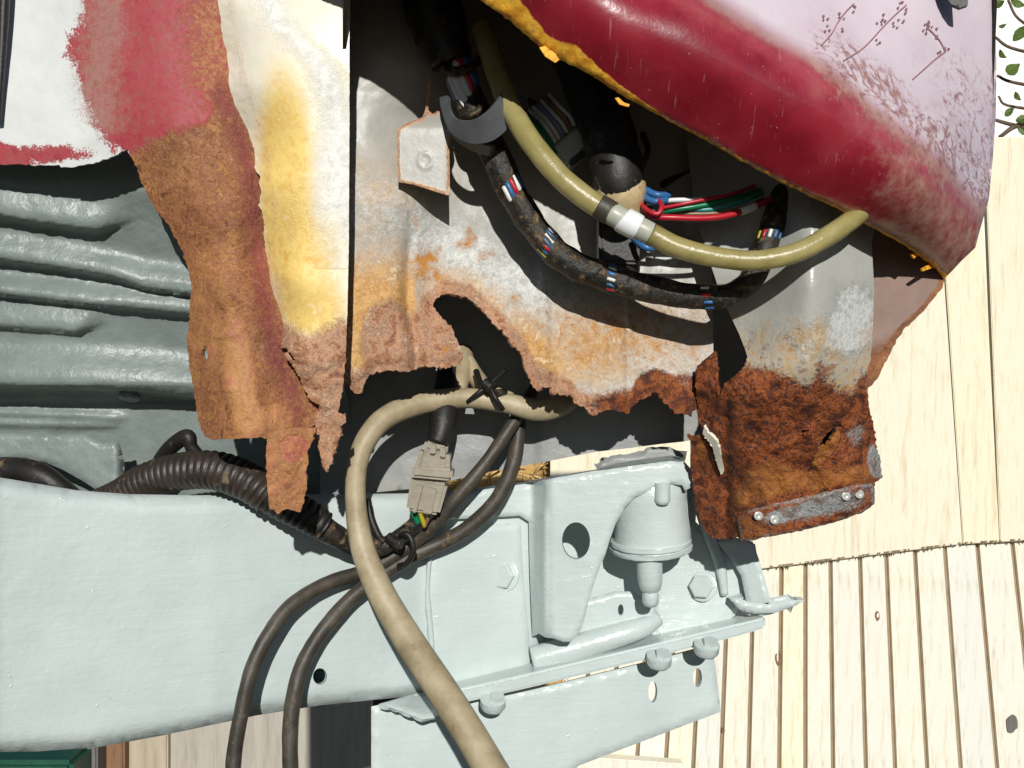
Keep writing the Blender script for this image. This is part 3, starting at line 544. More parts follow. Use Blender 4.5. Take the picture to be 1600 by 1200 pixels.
# --- front wing
edge = [(480, -150), (560, -105), (650, -58), (750, 0), (790, 28), (830, 62), (856, 84), (900, 105), (930, 122), (970, 148), (1000, 164), (1040, 187), (1100, 218), (1170, 258), (1230, 290), (1300, 322), (1345, 346), (1400, 376), (1440, 402), (1462, 420), (1475, 436)]
crease = [(820, -150), (950, -80), (1110, 0), (1150, 25), (1200, 55), (1250, 80), (1300, 115), (1400, 198), (1480, 268), (1530, 322)]
F_out = edge + [(1486, 425), (1502, 408), (1524, 387), (1531, 360), (1545, 312), (1551, 250), (1556, 180), (1557, 90), (1553, 0), (1548, -120), (1500, -190), (480, -190)]
F_dep = tps([(480, -150, .500), (600, -80, .506), (750, 0, .513), (880, 95, .519), (1000, 164, .525), (1120, 228, .532), (1230, 290, .540), (1345, 346, .563), (1400, 376, .583), (1440, 402, .602), (1476, 436, .622),
             (820, -60, .494), (960, 60, .503), (1100, 130, .510), (1220, 195, .518), (1320, 260, .532), (1420, 330, .560), (1490, 385, .600),
             (820, -150, .500), (950, -80, .506), (1110, 0, .513), (1200, 55, .518), (1300, 115, .524), (1400, 198, .541), (1480, 268, .570), (1525, 330, .605),
             (1250, -30, .556), (1330, 50, .556), (1420, 130, .566), (1490, 190, .588), (1540, 250, .622), (1530, 370, .618),
             (1350, -100, .60), (1450, 0, .605), (1520, 90, .625), (1553, 60, .645), (1553, -100, .67), (1100, -120, .56), (1500, -180, .66)])
def cre(x): return curve(crease)(x)
def edg(x): return curve(edge)(x)
Fm = dict(
    sky_refl=lambda x, y: sstep(70, -80, y - cre(x)) * sstep(1000, 1120, x + (cre(x) - y) * .3),
    pale_red=lambda x, y: .16 + .45 * np.clip(1 - np.abs(y - cre(x) - 25) / 50, 0, 1) + .2 * sstep(1100, 1400, x),
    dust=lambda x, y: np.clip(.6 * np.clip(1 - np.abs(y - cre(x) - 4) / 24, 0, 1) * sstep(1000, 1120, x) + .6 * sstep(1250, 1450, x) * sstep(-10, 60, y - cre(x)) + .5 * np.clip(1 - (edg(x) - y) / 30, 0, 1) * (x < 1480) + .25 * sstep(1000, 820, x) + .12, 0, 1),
    twig_refl=lambda x, y: np.clip(1.3 * sstep(-110, -20, y - cre(x) - 10 - (x - 1400) * .05) * sstep(50, 10, y - cre(x)) * sstep(1220, 1340, x) + .55 * sstep(1440, 1500, x) * sstep(40, 140, y) + .25 * blob(x, y, 1420, 120, 90, 60, .9), 0, 1),
    rust=lambda x, y: np.clip(1.05 * np.clip(1 - (edg(x) - y) / curve([(480, 70), (700, 70), (790, 70), (830, 50), (860, 34), (900, 44), (940, 26), (1000, 13), (1050, 5), (1300, 4), (1420, 7), (1480, 12)])(x), 0, 1) ** .5 * (x < 1482), 0, 1))
def f_disp(x, y): return -(fbm(x, y, 14, 41) - .5) * .002 * Fm['rust'](x, y) + .0006 * (fbm(x, y, 90, 44) - .5)
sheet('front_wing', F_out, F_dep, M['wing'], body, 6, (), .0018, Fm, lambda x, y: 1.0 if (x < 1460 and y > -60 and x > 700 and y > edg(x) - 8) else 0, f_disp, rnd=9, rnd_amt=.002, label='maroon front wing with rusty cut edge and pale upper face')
for pts in ([(843, 74), (852, 72), (868, 84), (874, 93), (868, 98), (852, 88)], [(961, 153), (966, 152), (975, 160), (984, 163), (982, 167), (968, 163)], [(1424, 398), (1432, 393), (1445, 395), (1462, 402), (1466, 412), (1450, 401), (1434, 399), (1428, 404)], [(1440, 420), (1455, 412), (1470, 408), (1472, 413), (1458, 418), (1442, 424)]):
    sheet('rust_flake', pts, lambda x, y: np.interp(x, [840, 1000, 1420, 1475], [.515, .523, .598, .622]) + 0 * y, M['wing'], body, 3, (), .0012, dict(sky_refl=lambda x, y: 0 * x, pale_red=lambda x, y: 0 * x, dust=lambda x, y: 0 * x, twig_refl=lambda x, y: 0 * x, rust=lambda x, y: 1 + 0 * x))
sheet('hole_shade_sheet', [(1185, 610), (1335, 630), (1345, 800), (1190, 815)], lambda x, y: .665 + .06 * sstep(560, 850, y) + 0 * x, M['dark'], body, 20, (), .002)  # dark sheet added behind the rust holes to make them read as shade
# lamp opening corner at the top of the wing
sheet('lamp_recess', [(1462, -60), (1476, -8), (1486, 6), (1500, 12), (1512, 8), (1518, -60)], lambda x, y: .598 + .0004 * (1500 - x) * .2 + 0 * y, M['black'], body, 5, (), .004)
# --- inside of the body: back, sides and unseen roof added to block light, diagonal stay, grey cross wall
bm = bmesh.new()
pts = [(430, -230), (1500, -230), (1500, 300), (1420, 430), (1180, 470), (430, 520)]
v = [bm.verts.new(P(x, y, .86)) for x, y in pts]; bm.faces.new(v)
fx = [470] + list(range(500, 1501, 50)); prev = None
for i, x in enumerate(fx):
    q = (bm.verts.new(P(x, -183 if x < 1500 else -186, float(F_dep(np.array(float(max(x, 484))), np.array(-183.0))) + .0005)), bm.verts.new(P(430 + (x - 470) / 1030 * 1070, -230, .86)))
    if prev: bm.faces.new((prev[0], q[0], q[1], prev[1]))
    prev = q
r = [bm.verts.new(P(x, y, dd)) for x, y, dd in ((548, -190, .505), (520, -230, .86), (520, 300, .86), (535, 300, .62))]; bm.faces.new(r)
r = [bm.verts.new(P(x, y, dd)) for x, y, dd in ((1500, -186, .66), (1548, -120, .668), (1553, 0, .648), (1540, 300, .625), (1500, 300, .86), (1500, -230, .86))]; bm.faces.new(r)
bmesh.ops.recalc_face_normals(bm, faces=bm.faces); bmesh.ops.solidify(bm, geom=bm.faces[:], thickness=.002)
me = bpy.data.meshes.new('cavity_shade_box'); bm.to_mesh(me); bm.free(); finish(me, 'cavity_shade_box', M['dark'], body)
sheet('stay_bracket', [(1022, 312), (1034, 298), (1060, 280), (1090, 262), (1120, 244), (1160, 232), (1130, 262), (1100, 292), (1085, 318), (1070, 340), (1050, 372), (1030, 385), (1020, 360)], lambda x, y: .628 + .0002 * (x - 1020) + 0 * y, M['wall'], body, 6, (), .002)
G_out = [(500, 420), (1190, 420), (1190, 610), (1150, 660), (1108, 682), (1068, 690), (1030, 694), (985, 700), (930, 706), (850, 722), (760, 738), (700, 752), (640, 764), (560, 772), (500, 775)]
sheet('cross_wall', G_out, lambda x, y: .708 + .00002 * (x - 800) + .003 * sstep(845, 835, x) + 0 * y, M['wall'], body, 8, (), .003, None, None, lambda x, y: -(fbm(x, y, 50, 51) - .5) * .003, label='grey painted cross wall behind the torn panels')
# --- floor pan with pressed ribs (left)
def rib(pts, amp, wup, xend, fade=40):
    c = curve(pts)
    def f(x, y):
        t = y - c(x); a = amp * sstep(xend + fade, xend - fade, x)
        return -a * np.where(t < 0, sstep(-wup * 1.2, -3, t), 1 - sstep(-1, 7, t))
    return f
ribs = [rib([(-20, 333), (60, 347), (130, 357), (152, 359), (185, 350), (220, 336)], .011, 48, 175, 45), rib([(-20, 402), (100, 418), (180, 432), (225, 448), (300, 458)], .012, 42, 400),
        rib([(-20, 456), (100, 470), (200, 480), (300, 490)], .011, 34, 400), rib([(-20, 507), (60, 513), (118, 517), (150, 508), (180, 497)], .008, 40, 145, 30),
        rib([(-20, 602), (150, 606), (240, 612), (320, 622)], .020, 66, 700), rib([(-20, 647), (120, 652), (200, 655)], .004, 12, 190, 20), rib([(-20, 663), (120, 666), (200, 666)], .004, 12, 180, 20)]
def pan_dep(x, y):
    d = np.interp(y, [230, 300, 400, 530, 600, 630, 700, 800], [.608, .616, .640, .662, .676, .696, .704, .718])
    for f in ribs: d = d + f(x, y)
    return d + .006 * sstep(90, 300, x) * sstep(420, 520, y) - (fbm(x, y, 40, 61) - .5) * .0008
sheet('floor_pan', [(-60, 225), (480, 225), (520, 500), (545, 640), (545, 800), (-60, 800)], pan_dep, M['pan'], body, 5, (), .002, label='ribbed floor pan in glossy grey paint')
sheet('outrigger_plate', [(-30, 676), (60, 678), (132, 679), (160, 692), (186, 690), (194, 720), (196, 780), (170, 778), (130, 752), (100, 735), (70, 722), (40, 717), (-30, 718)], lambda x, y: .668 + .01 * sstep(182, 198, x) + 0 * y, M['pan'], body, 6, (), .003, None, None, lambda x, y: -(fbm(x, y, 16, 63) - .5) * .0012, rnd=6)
lathe('drain_boss', (202, 621, .683), [(16, -4), (16, 1), (12, 3), (6, 3)], M['pan'], body, (0, -.9, .4), 18)

# ================================================================== CHASSIS
ch = thing('chassis_frame', 'pale grey repainted chassis rail with mounting brackets across the foreground', 'chassis', P(500, 1000, .66))
CH = M['chassis']
rail_dep = lambda x, y: np.interp(x, [-60, 0, 330, 660, 900, 1000], [.556, .57, .625, .695, .728, .742]) + 0 * y
R_out = [(-60, 735), (0, 746), (60, 756), (120, 766), (200, 772), (300, 774), (400, 773), (540, 772), (640, 771), (760, 762), (850, 752), (850, 1046), (760, 1070), (660, 1086), (600, 1092), (500, 1102), (400, 1118), (250, 1150), (150, 1168), (60, 1174), (-60, 1176)]
rh = [(500 + 11 * math.cos(t), 1057 + 13 * math.sin(t)) for t in np.linspace(0, 2 * math.pi, 20)[:-1]]
sheet('side_rail', R_out, rail_dep, CH, ch, 10, [rh], .004, None, None, lambda x, y: -(fbm(x, y, 90, 71) - .5) * .0016, rnd=26, rnd_amt=.012, label='broad pale grey box rail with one small round hole')
# rail body behind the face
bm = bmesh.new()
secs = []
for x, yt, yb in ((-60, 742, 1168), (120, 772, 1160), (330, 780, 1120), (660, 777, 1078), (840, 760, 1044)):
    d = float(rail_dep(np.array(x), 0)) + .016; k = d + .055
    secs.append([bm.verts.new(P(x, yt, d)), bm.verts.new(P(x, yt + 3, k)), bm.verts.new(P(x, yb - 6, k)), bm.verts.new(P(x, yb - 3, d))])
for a, b in zip(secs, secs[1:]):
    for i in range(3): bm.faces.new((a[i], a[i + 1], b[i + 1], b[i]))
bmesh.ops.recalc_face_normals(bm, faces=bm.faces); bmesh.ops.solidify(bm, geom=bm.faces[:], thickness=.002)
me = bpy.data.meshes.new('rail_box'); bm.to_mesh(me); bm.free(); finish(me, 'rail_box', CH, ch)
sheet('doubler_plate', [(668, 830), (700, 824), (760, 819), (808, 817), (814, 822), (818, 900), (826, 980), (829, 1030), (822, 1046), (760, 1064), (676, 1078), (670, 960)], lambda x, y: rail_dep(x, y) - .0035, CH, ch, 8, (), .004, None, None, lambda x, y: -(fbm(x, y, 60, 73) - .5) * .0012, rnd=6, rnd_amt=.003)
tube('seam_strip', [(1066, 776, .690, 3), (1067, 810, .690, 3), (1064, 846, .690, 3)], M['wall'], ch, 6, 8, wob=.2)
tube('weld_bead', [(672, 868, .692, 4), (668, 930, .693, 4), (674, 1000, .694, 5), (676, 1060, .695, 4)], CH, ch, 8, 10, wob=.3)
hexbolt('flange_bolt', 786, 899, .713, 21, 14, CH, ch, (-.38, .12, 1))
# gusset with arch and hole
Gs = [(700, 776), (760, 764), (820, 756), (870, 746), (930, 736), (1000, 726), (1045, 720), (1070, 722), (1080, 733), (1083, 757), (1076, 764), (1070, 766), (1066, 758), (1048, 757), (1028, 762), (1010, 770), (992, 777), (976, 793), (962, 818), (953, 843), (946, 866), (935, 892), (925, 922), (918, 948), (912, 972), (903, 990), (893, 1003), (880, 1003), (866, 998), (852, 996), (842, 990), (832, 995), (828, 900), (826, 815), (812, 806), (700, 812)]
gh = [(900 + 22 * math.cos(t), 845 + 29 * math.sin(t)) for t in np.linspace(0, 2 * math.pi, 26)[:-1]]
def gus_dep(x, y):
    return np.interp(x, [700, 826, 832, 852, 862, 1000, 1083], [.692, .709, .709, .684, .680, .674, .676]) - .003 * np.exp(-((x - 850) / 5) ** 2) * sstep(780, 810, y) + .004 * sstep(960, 1000, y) * sstep(870, 840, x)
sheet('gusset', Gs, gus_dep, CH, ch, 5, [gh], .0045, None, None, lambda x, y: -(fbm(x, y, 40, 75) - .5) * .0015, rnd=5, rnd_amt=.0025, label='arched gusset plate with a large oval hole')
# top flange of the gusset, going back
bm = bmesh.new(); prev = None
for x, y in [(700, 774), (760, 762), (820, 755), (870, 745), (930, 735), (1000, 725), (1045, 719), (1070, 721)]:
    d = float(gus_dep(np.array(float(x)), np.array(float(y)))) + .002; a = bm.verts.new(P(x, y + .5, d)); b = bm.verts.new(P(x + (4 if x > 900 else 0), y - (16 if x > 930 else 2), d + .05))
    if prev: bm.faces.new((prev[0], a, b, prev[1]))
    prev = (a, b)
bmesh.ops.solidify(bm, geom=bm.faces[:], thickness=.004); me = bpy.data.meshes.new('top_flange'); bm.to_mesh(me); bm.free(); finish(me, 'top_flange', CH, ch)
sheet('spacer_pad', [(930, 726), (955, 712), (1004, 708), (1010, 699), (1046, 698), (1062, 706), (1072, 716), (1062, 724), (1000, 728), (935, 738)], lambda x, y: .700 + 0 * x, M['wall'], ch, 5, (), .012, None, lambda x, y: .6, rnd=5, rnd_amt=.003)
# back plates of the mount
sheet('mount_plate', [(845, 760), (1084, 755), (1088, 798), (1086, 830), (1072, 868), (1056, 910), (1042, 948), (1028, 978), (1000, 1002), (840, 1010), (832, 860)], lambda x, y: .736 + .00002 * (x - 900) + 0 * y, CH, ch, 8, (), .004, None, None, lambda x, y: -(fbm(x, y, 40, 77) - .5) * .001, rnd=4, rnd_amt=.002)
sheet('outer_plate', [(1030, 760), (1092, 820), (1150, 840), (1180, 850), (1188, 900), (1148, 962), (1140, 968), (1034, 1012), (1018, 1008), (1020, 960)], lambda x, y: .738 - .00006 * np.clip(y - 930, 0, 80) + .00002 * (x - 1050), CH, ch, 8, (), .004, None, None, lambda x, y: -(fbm(x, y, 40, 78) - .5) * .001, rnd=5, rnd_amt=.003)
hexbolt('flange_bolt', 1097, 916, .736, 19, 14, CH, ch, (-.4, .15, 1))
tube('channel_rib', [(1086, 770, .736, 8), (1102, 820, .735, 9), (1124, 880, .736, 9), (1132, 930, .736, 6)], CH, ch, 8, 10)
sheet('end_bracket', [(1118, 846), (1150, 840), (1176, 846), (1188, 880), (1202, 930), (1206, 940), (1188, 944), (1168, 948), (1158, 900), (1140, 870)], lambda x, y: .728 + .0006 * np.clip(1164 - x, -40, 20) * .3 + 0 * y, CH, ch, 5, (), .004, rnd=4, rnd_amt=.002)
sheet('end_tongue', [(1142, 938), (1150, 934), (1170, 940), (1200, 944), (1206, 934), (1230, 929), (1236, 937), (1258, 938), (1240, 948), (1210, 958), (1178, 959), (1156, 953)], lambda x, y: .722 + 0 * x, CH, ch, 4, (), .012, rnd=4, rnd_amt=.002)
# body mount bush
mb = lathe('mount_bush', (1020, 856, .706), [(56, -4), (58, 0), (60, 16), (59, 30), (57, 50), (56, 84), (54, 110), (48, 118), (20, 122)], CH, ch, (-.06, 1, .13), 36, .008, label='painted rubber body mount with rim and centre stud')
lathe('bush_rim', (1017, 852, .704), [(52, -6), (63, -6), (64, -5), (64, 0), (58, 1), (57, 4), (63, 5), (63, 10), (54, 11)], CH, mb, (-.06, 1, .13), 36, .03)
lathe('stud', (1015, 880, .688), [(20, 22), (20, -8), (19, -28), (16, -42), (12, -45), (13.5, -52), (13, -62), (10, -68), (3, -71)], CH, mb, (-.04, 1, .1), 22, .06)
lathe('stud_nut', (1035, 772, .675), [(12, 18), (12, -4), (12.5, -10), (10, -15), (8, -16)], CH, mb, (0, 1, .1), 18, .03)
# rolled lower edge
tube('lower_roll', [(832, 1030, .712, 20), (880, 1017, .712, 20), (950, 997, .713, 19), (1000, 981, .716, 17), (1028, 966, .722, 12)], CH, ch, 8, 18)
sheet('slotted_strip', [(905, 940), (960, 924), (990, 924), (1020, 940), (1026, 968), (1000, 984), (940, 998), (900, 1004)], lambda x, y: .716 + 0 * x, CH, ch, 5, [[(970 + 4.5 * math.cos(t), 953 + 9 * math.sin(t)) for t in np.linspace(0, 2 * math.pi, 14)[:-1]]], .004, rnd=5, rnd_amt=.003)
# angle iron: horizontal flange and the vertical plate under it
def bar(name, pts, mat, parent):
    bm = bmesh.new(); rows = []
    for (x, y, d, h, back) in pts:
        f0 = P(x, y, d); f1 = P(x, y + h, d); up = RM @ Vector((0, .01, -1)).normalized()
        rows.append([bm.verts.new(q) for q in (f0, f1, f1 + up * back, f0 + up * back)])
    for a, b in zip(rows, rows[1:]):
        for i in range(4): bm.faces.new((a[i], a[(i + 1) % 4], b[(i + 1) % 4], b[i]))
    bm.faces.new(rows[0]); bm.faces.new(rows[-1]); bmesh.ops.recalc_face_normals(bm, faces=bm.faces)
    bmesh.ops.bevel(bm, geom=[e for e in bm.edges], offset=.0018, segments=2, affect='EDGES')
    me = bpy.data.meshes.new(name); bm.to_mesh(me); bm.free(); me.polygons.foreach_set('use_smooth', [True] * len(me.polygons)); me.set_sharp_from_angle(angle=math.radians(40)); return finish(me, name, mat, parent)
bar('flange_bar', [(690, 1083, .678, 24, .06), (830, 1052, .692, 23, .06), (1000, 1012, .708, 22, .06), (1150, 976, .722, 20, .06), (1197, 965, .728, 17, .05)], CH, ch)
slots = [[(cx + 7 * math.cos(t), cy + sy * math.sin(t)) for t in np.linspace(0, 2 * math.pi, 18)[:-1]] for cx, cy, sy in ((1020, 1081, 17), (1090, 1059, 15))]
sheet('lower_plate', [(580, 1104), (598, 1100), (700, 1096), (860, 1070), (1000, 1036), (1112, 1006), (1118, 1040), (1126, 1112), (1000, 1160), (905, 1196), (860, 1240), (580, 1240)], lambda x, y: np.interp(x, [580, 700, 1120], [.688, .706, .748]) + 0 * y, CH, ch, 8, slots, .004, None, None, lambda x, y: -(fbm(x, y, 70, 79) - .5) * .0012, rnd=5, rnd_amt=.003, label='plain grey plate with two slots below the flange')
for x, y, d in ((1029, 1036, .705), (1103, 1018, .713), (770, 1104, .682)):
    b_ = lathe('bolt_washer', (x, y, d), [(20, 14), (20, 2), (17, -3), (8, -5)], CH, ch, (.05, 1, .35), 20, .03)
    lathe('bolt_head', (x + 6, y - 4, d - .002), [(12, 16), (12, 4), (10, -2)], CH, b_, (.05, 1, .3), 6, sharp=True)
sheet('twisted_bracket', [(592, 1100), (640, 1086), (672, 1080), (692, 1096), (700, 1112), (676, 1122), (660, 1124), (630, 1112)], tps([(592, 1100, .668), (650, 1084, .690), (690, 1096, .684), (665, 1122, .660), (630, 1108, .664)]), CH, ch, 5, (), .003, rnd=5, rnd_amt=.002)
# ================================================================== WIRING AND HOSES
def hang(name, label, cat, at, group=None): return thing(name, label, cat, P(*at), group)
loom = hang('wiring_loom', 'thick black taped wiring loom sagging in a loop across the pale panel, coloured wires showing', 'wiring loom', (900, 440, .6))
lp = [(640, -80, .60, 44), (668, -10, .602, 44), (690, 50, .604, 42), (706, 100, .605, 34)]
tube('loom_sleeve', lp, M['black'], loom, 10, 22, wob=.12)
lp2 = [(706, 92, .607, 23.4), (728, 140, .606, 23.4), (748, 190, .604, 23.4), (775, 245, .602, 24.3), (803, 305, .603, 22.5), (840, 362, .604, 21.6), (885, 407, .604, 22.5), (950, 434, .603, 22.5), (1030, 455, .598, 21.6), (1100, 464, .592, 19.8), (1150, 456, .588, 18.0), (1182, 425, .586, 18.0), (1200, 375, .588, 18.9), (1216, 325, .594, 19.8), (1236, 270, .61, 19.8), (1250, 220, .64, 18.0)]
tube('taped_loom', lp2, M['tape'], loom, 12, 22, wob=.10)
LA = catmull(lp2, 24); LC = Pn(LA[:, 0], LA[:, 1], LA[:, 2]); LR = LA[:, 3] * LA[:, 2] / F; LT, LU, LB = frames(LC)
def gap(px, py, cols, half=7, a0=-1.2, a1=1.2, wr=4.2, lift=.94):
    i = int(np.argmin(np.hypot(LA[:, 0] - px, LA[:, 1] - py))); k = LA[i, 2] / F
    tc = CLn - LC[i]; tc -= LT[i] * np.dot(tc, LT[i]); tc /= np.linalg.norm(tc); sd = np.cross(LT[i], tc)
    g = []
    for j, c in enumerate(cols):
        a = a0 + (a1 - a0) * j / max(1, len(cols) - 1); pts = []
        for s in (-1.5, -1, -.3, .3, 1, 1.5):
            rad = LR[i] * (lift - .10 if abs(s) <= 1 else lift - .34)
            sk = s + math.sin(a) * .8
            pts.append(LC[i] + LT[i] * sk * half * k + (tc * math.cos(a) + sd * math.sin(a)) * rad)
        V = []; Fs = []; ring = 8
        for q, p in enumerate(pts):
            for m in range(ring):
                th = 2 * math.pi * m / ring; n1 = tc * math.cos(a) + sd * math.sin(a); n2 = np.cross(LT[i], n1)
                V.append(p + (n1 * math.cos(th) + n2 * math.sin(th)) * wr * k)
        for q in range(len(pts) - 1):
            for m in range(ring): Fs.append((q * ring + m, q * ring + (m + 1) % ring, (q + 1) * ring + (m + 1) % ring, (q + 1) * ring + m))
        Fs += [tuple(range(ring))[::-1], tuple(range((len(pts) - 1) * ring, len(pts) * ring))]
        finish(mesh_of('exposed_wire', V, Fs), 'exposed_wire', M['w_' + c], loom)
gap(725, 132, ['blue', 'blue', 'red', 'white', 'white', 'white', 'lilac'], 24, -1.2, 1.1, 6.2, 1.0)
gap(806, 293, ['blue', 'white', 'red', 'blue', 'white'], 11, -1.0, .4, 3.8, 1.0)
gap(866, 372, ['white', 'white', 'blue', 'white', 'blue', 'red', 'blue', 'yellow', 'blue'], 9, -1.3, 1.2, 3.2, 1.0)
gap(958, 428, ['blue', 'white', 'blue', 'white', 'blue', 'red', 'blue'], 6, -1.2, 1.3, 3.2, 1.0)
gap(1106, 464, ['white', 'red', 'blue', 'blue'], 6, -.8, 1.1, 3.4, 1.0)
gap(1204, 372, ['yellow', 'red', 'white', 'blue', 'blue'], 6, -1.0, 1.0, 3.2, 1.0)
tube('tape_lip', [(690, 104, .600, 8), (712, 112, .594, 8), (736, 104, .597, 7), (752, 90, .602, 6)], M['tape'], loom, 6, 10)
tube('tape_lip', [(714, 160, .600, 5), (726, 178, .592, 6), (744, 176, .590, 6), (756, 158, .596, 5)], M['tape'], loom, 6, 10)
# band clip
cl = hang('band_clip', 'wide grey plastic band clip wrapped round the loom and clear hose', 'clip', (760, 220, .59))
def strap(name, pts, w, th, mat, parent, n=8):
    """flat strap: (x,y,d) centre line, (wx,wy,wd) width vector in picture units"""
    a = catmull([p[:3] + p[3:] for p in pts], n); V = []; Fs = []
    for i, q in enumerate(a):
        x, y, d, wx, wy, wd = q; e0 = np.array(P(x - wx, y - wy, d - wd)); e1 = np.array(P(x + wx, y + wy, d + wd)); c = (e0 + e1) / 2
        t = a[min(i + 1, len(a) - 1)] - a[max(i - 1, 0)]; tw = np.array(P(x + t[0], y + t[1], d + t[2])) - np.array(P(x, y, d)); nn = np.cross(tw, e1 - e0); nn /= np.linalg.norm(nn) + 1e-9
        V += [e0 + nn * th, e1 + nn * th, e1 - nn * th, e0 - nn * th]
    for i in range(len(a) - 1):
        for j in range(4): Fs.append((i * 4 + j, i * 4 + (j + 1) % 4, i * 4 + 4 + (j + 1) % 4, i * 4 + 4 + j))
    Fs += [(3, 2, 1, 0), tuple((len(a) - 1) * 4 + j for j in range(4))]
    me = mesh_of(name, V, Fs); me.set_sharp_from_angle(angle=math.radians(40)); return finish(me, name, mat, parent)
def edges(name, prs, mat, parent, th=.0012):
    strap(name, [((a[0] + b[0]) / 2, (a[1] + b[1]) / 2, (a[2] + b[2]) / 2, (b[0] - a[0]) / 2, (b[1] - a[1]) / 2, (b[2] - a[2]) / 2) for a, b in prs], 0, th, mat, parent, 10)
edges('band', [((702, 150, .598), (688, 152, .604)), ((704, 172, .586), (692, 172, .594)), ((714, 186, .578), (705, 204, .584)), ((736, 188, .571), (732, 222, .579)), ((757, 178, .568), (768, 219, .577)), ((774, 160, .570), (800, 192, .577)), ((786, 140, .578), (825, 154, .584))], M['band'], cl)
edges('band_tail', [((704, 196, .588), (700, 202, .592)), ((732, 216, .584), (724, 226, .590)), ((765, 226, .584), (762, 242, .592)), ((772, 226, .588), (772, 238, .594))], M['band'], cl)
# clear hose
hz = hang('clear_hose', 'yellowed translucent hose with a white joiner curving beneath the maroon wing', 'hose', (1000, 360, .56))
tube('hose', [(752, 40, .600, 17), (772, 100, .590, 18), (796, 165, .578, 18), (830, 222, .566, 18), (876, 277, .560, 18), (922, 314, .558, 18), (952, 332, .558, 18)], M['clear'], hz, 12, 20, wob=.03)
tube('hose', [(1018, 366, .556, 17), (1060, 387, .555, 17), (1120, 402, .554, 16), (1180, 407, .553, 16), (1240, 396, .552, 16), (1290, 371, .554, 16), (1335, 340, .560, 16), (1370, 305, .580, 15)], M['clear'], hz, 12, 20, wob=.03)
tube('hose_end', [(934, 321, .558, 19.2), (946, 328, .558, 19.6), (957, 334, .558, 18.8)], M['cable'], hz, 6, 20)
tube('joiner', [(946, 328, .558, 16), (960, 336, .557, 18), (976, 345, .557, 17.5)], M['frost'], hz, 6, 20)
tube('joiner_collar', [(972, 342, .557, 20), (976, 345, .557, 21), (990, 352, .557, 21), (998, 356, .557, 20)], M['white_plastic'], hz, 6, 24)
tube('joiner', [(994, 354, .557, 18), (1010, 362, .557, 18), (1020, 367, .557, 17)], M['frost'], hz, 6, 20)
tube('hose_end', [(1016, 365, .557, 17.6), (1022, 368, .557, 18), (1028, 371, .556, 17.4)], M['cable'], hz, 6, 20)
# big sleeve with cup
sv = hang('black_sleeve', 'fat dusty black rubber sleeve coming down behind the clear hose into an amber cup', 'cable sleeve', (965, 300, .58))
tube('sleeve', [(850, -20, .64, 40), (880, 40, .625, 40), (912, 110, .610, 41), (940, 180, .598, 42), (956, 230, .590, 42), (966, 275, .585, 41), (971, 306, .585, 34)], M['black'], sv, 10, 24, wob=.05)
tube('cup', [(969, 294, .587, 41), (971, 304, .587, 39), (972, 318, .589, 34), (972, 334, .592, 31)], M['cup'], sv, 8, 24)
tube('lower_sleeve', [(968, 330, .618, 32), (968, 370, .620, 31), (968, 412, .622, 31), (968, 425, .623, 31)], M['black'], sv, 6, 20, wob=.04)
slab('sleeve_box', [(936, 335), (1000, 335), (1000, 412), (936, 412)], .606, .02, M['black'], sv, .002)
# white multi-way connector
wc = hang('white_connector', 'pale grey wiring connector tucked between the clear hose and black sleeve', 'connector', (880, 225, .6))
slab('housing', [(858, 234), (904, 194), (926, 222), (888, 262)], .607, .03, M['frost'], wc, .002)
slab('latch', [(888, 250), (912, 232), (918, 240), (894, 260)], .604, .004, M['black'], wc, .001)
for i in range(7):
    t = i / 6; x0 = 862 + 36 * t; y0 = 228 - 32 * t
    tube('connector_wire', [(x0, y0, .606, 3.4), (x0 - 8, y0 - 14, .603, 3.4), (x0 - 20 - 6 * t, y0 - 32, .605, 3.4), (x0 - 40, y0 - 50, .62, 3.4)], M['w_' + ['green', 'white', 'white', 'lilac', 'white', 'brown', 'white'][i]], wc, 6, 8)
tube('connector_wire', [(868, 240, .604, 4.5), (850, 216, .600, 4.5), (830, 190, .602, 4.5), (815, 170, .61, 4.5)], M['w_green'], wc, 6, 8)
# coloured wires
WG = 'coloured wires leaving the amber cup'
def wire(label, colr, pts, r=4, n=10):
    o = tube('wire', [(x, y, d, r) for x, y, d in pts], M['w_' + colr], None, n, 9); tag(o, label, 'wire', WG); return o
wire('white wire, uppermost of the fan of thin wires right of the amber cup', 'white', [(1010, 318, .590), (1050, 313, .585), (1100, 312, .585), (1140, 308, .59), (1190, 290, .61), (1230, 268, .64)])
wire('bright green wire with red tracer running just below the white wire', 'green', [(1012, 333, .588), (1050, 328, .583), (1090, 322, .582), (1130, 314, .585), (1180, 300, .60), (1230, 276, .63)], 4.5)
wire('thin red wire crossing on top of the green wire', 'red', [(1030, 326, .582), (1070, 318, .579), (1110, 310, .580), (1140, 304, .585), (1180, 290, .60)], 3)
wire('teal green wire with a pale mark below the bright green wire', 'teal', [(1040, 326, .588), (1080, 327, .585), (1110, 327, .584), (1150, 318, .586), (1180, 306, .595), (1230, 282, .63)], 4)
wire('thin brown wire sagging between the teal and red wires', 'brown', [(1040, 332, .588), (1090, 334, .585), (1140, 330, .586), (1190, 312, .598), (1235, 286, .63)], 3)
wr = wire('thick red wire with white sleeve, lowest of the fan of wires', 'red', [(1005, 326, .582), (1020, 338, .578), (1050, 340, .576), (1100, 341, .577), (1140, 336, .579), (1175, 324, .584), (1210, 308, .596), (1240, 290, .62)], 5)
tube('white_marker', [(1157, 331, .581, 6.2), (1168, 327, .582, 6.2), (1180, 322, .585, 6.2)], M['w_white'], wr, 5, 10)
wire('red wire bent in a tight loop at the amber cup', 'red', [(1000, 318, .584), (1014, 330, .574), (1028, 334, .572), (1034, 322, .574), (1028, 312, .582)], 4)
BG = 'blue wires beside the amber cup'
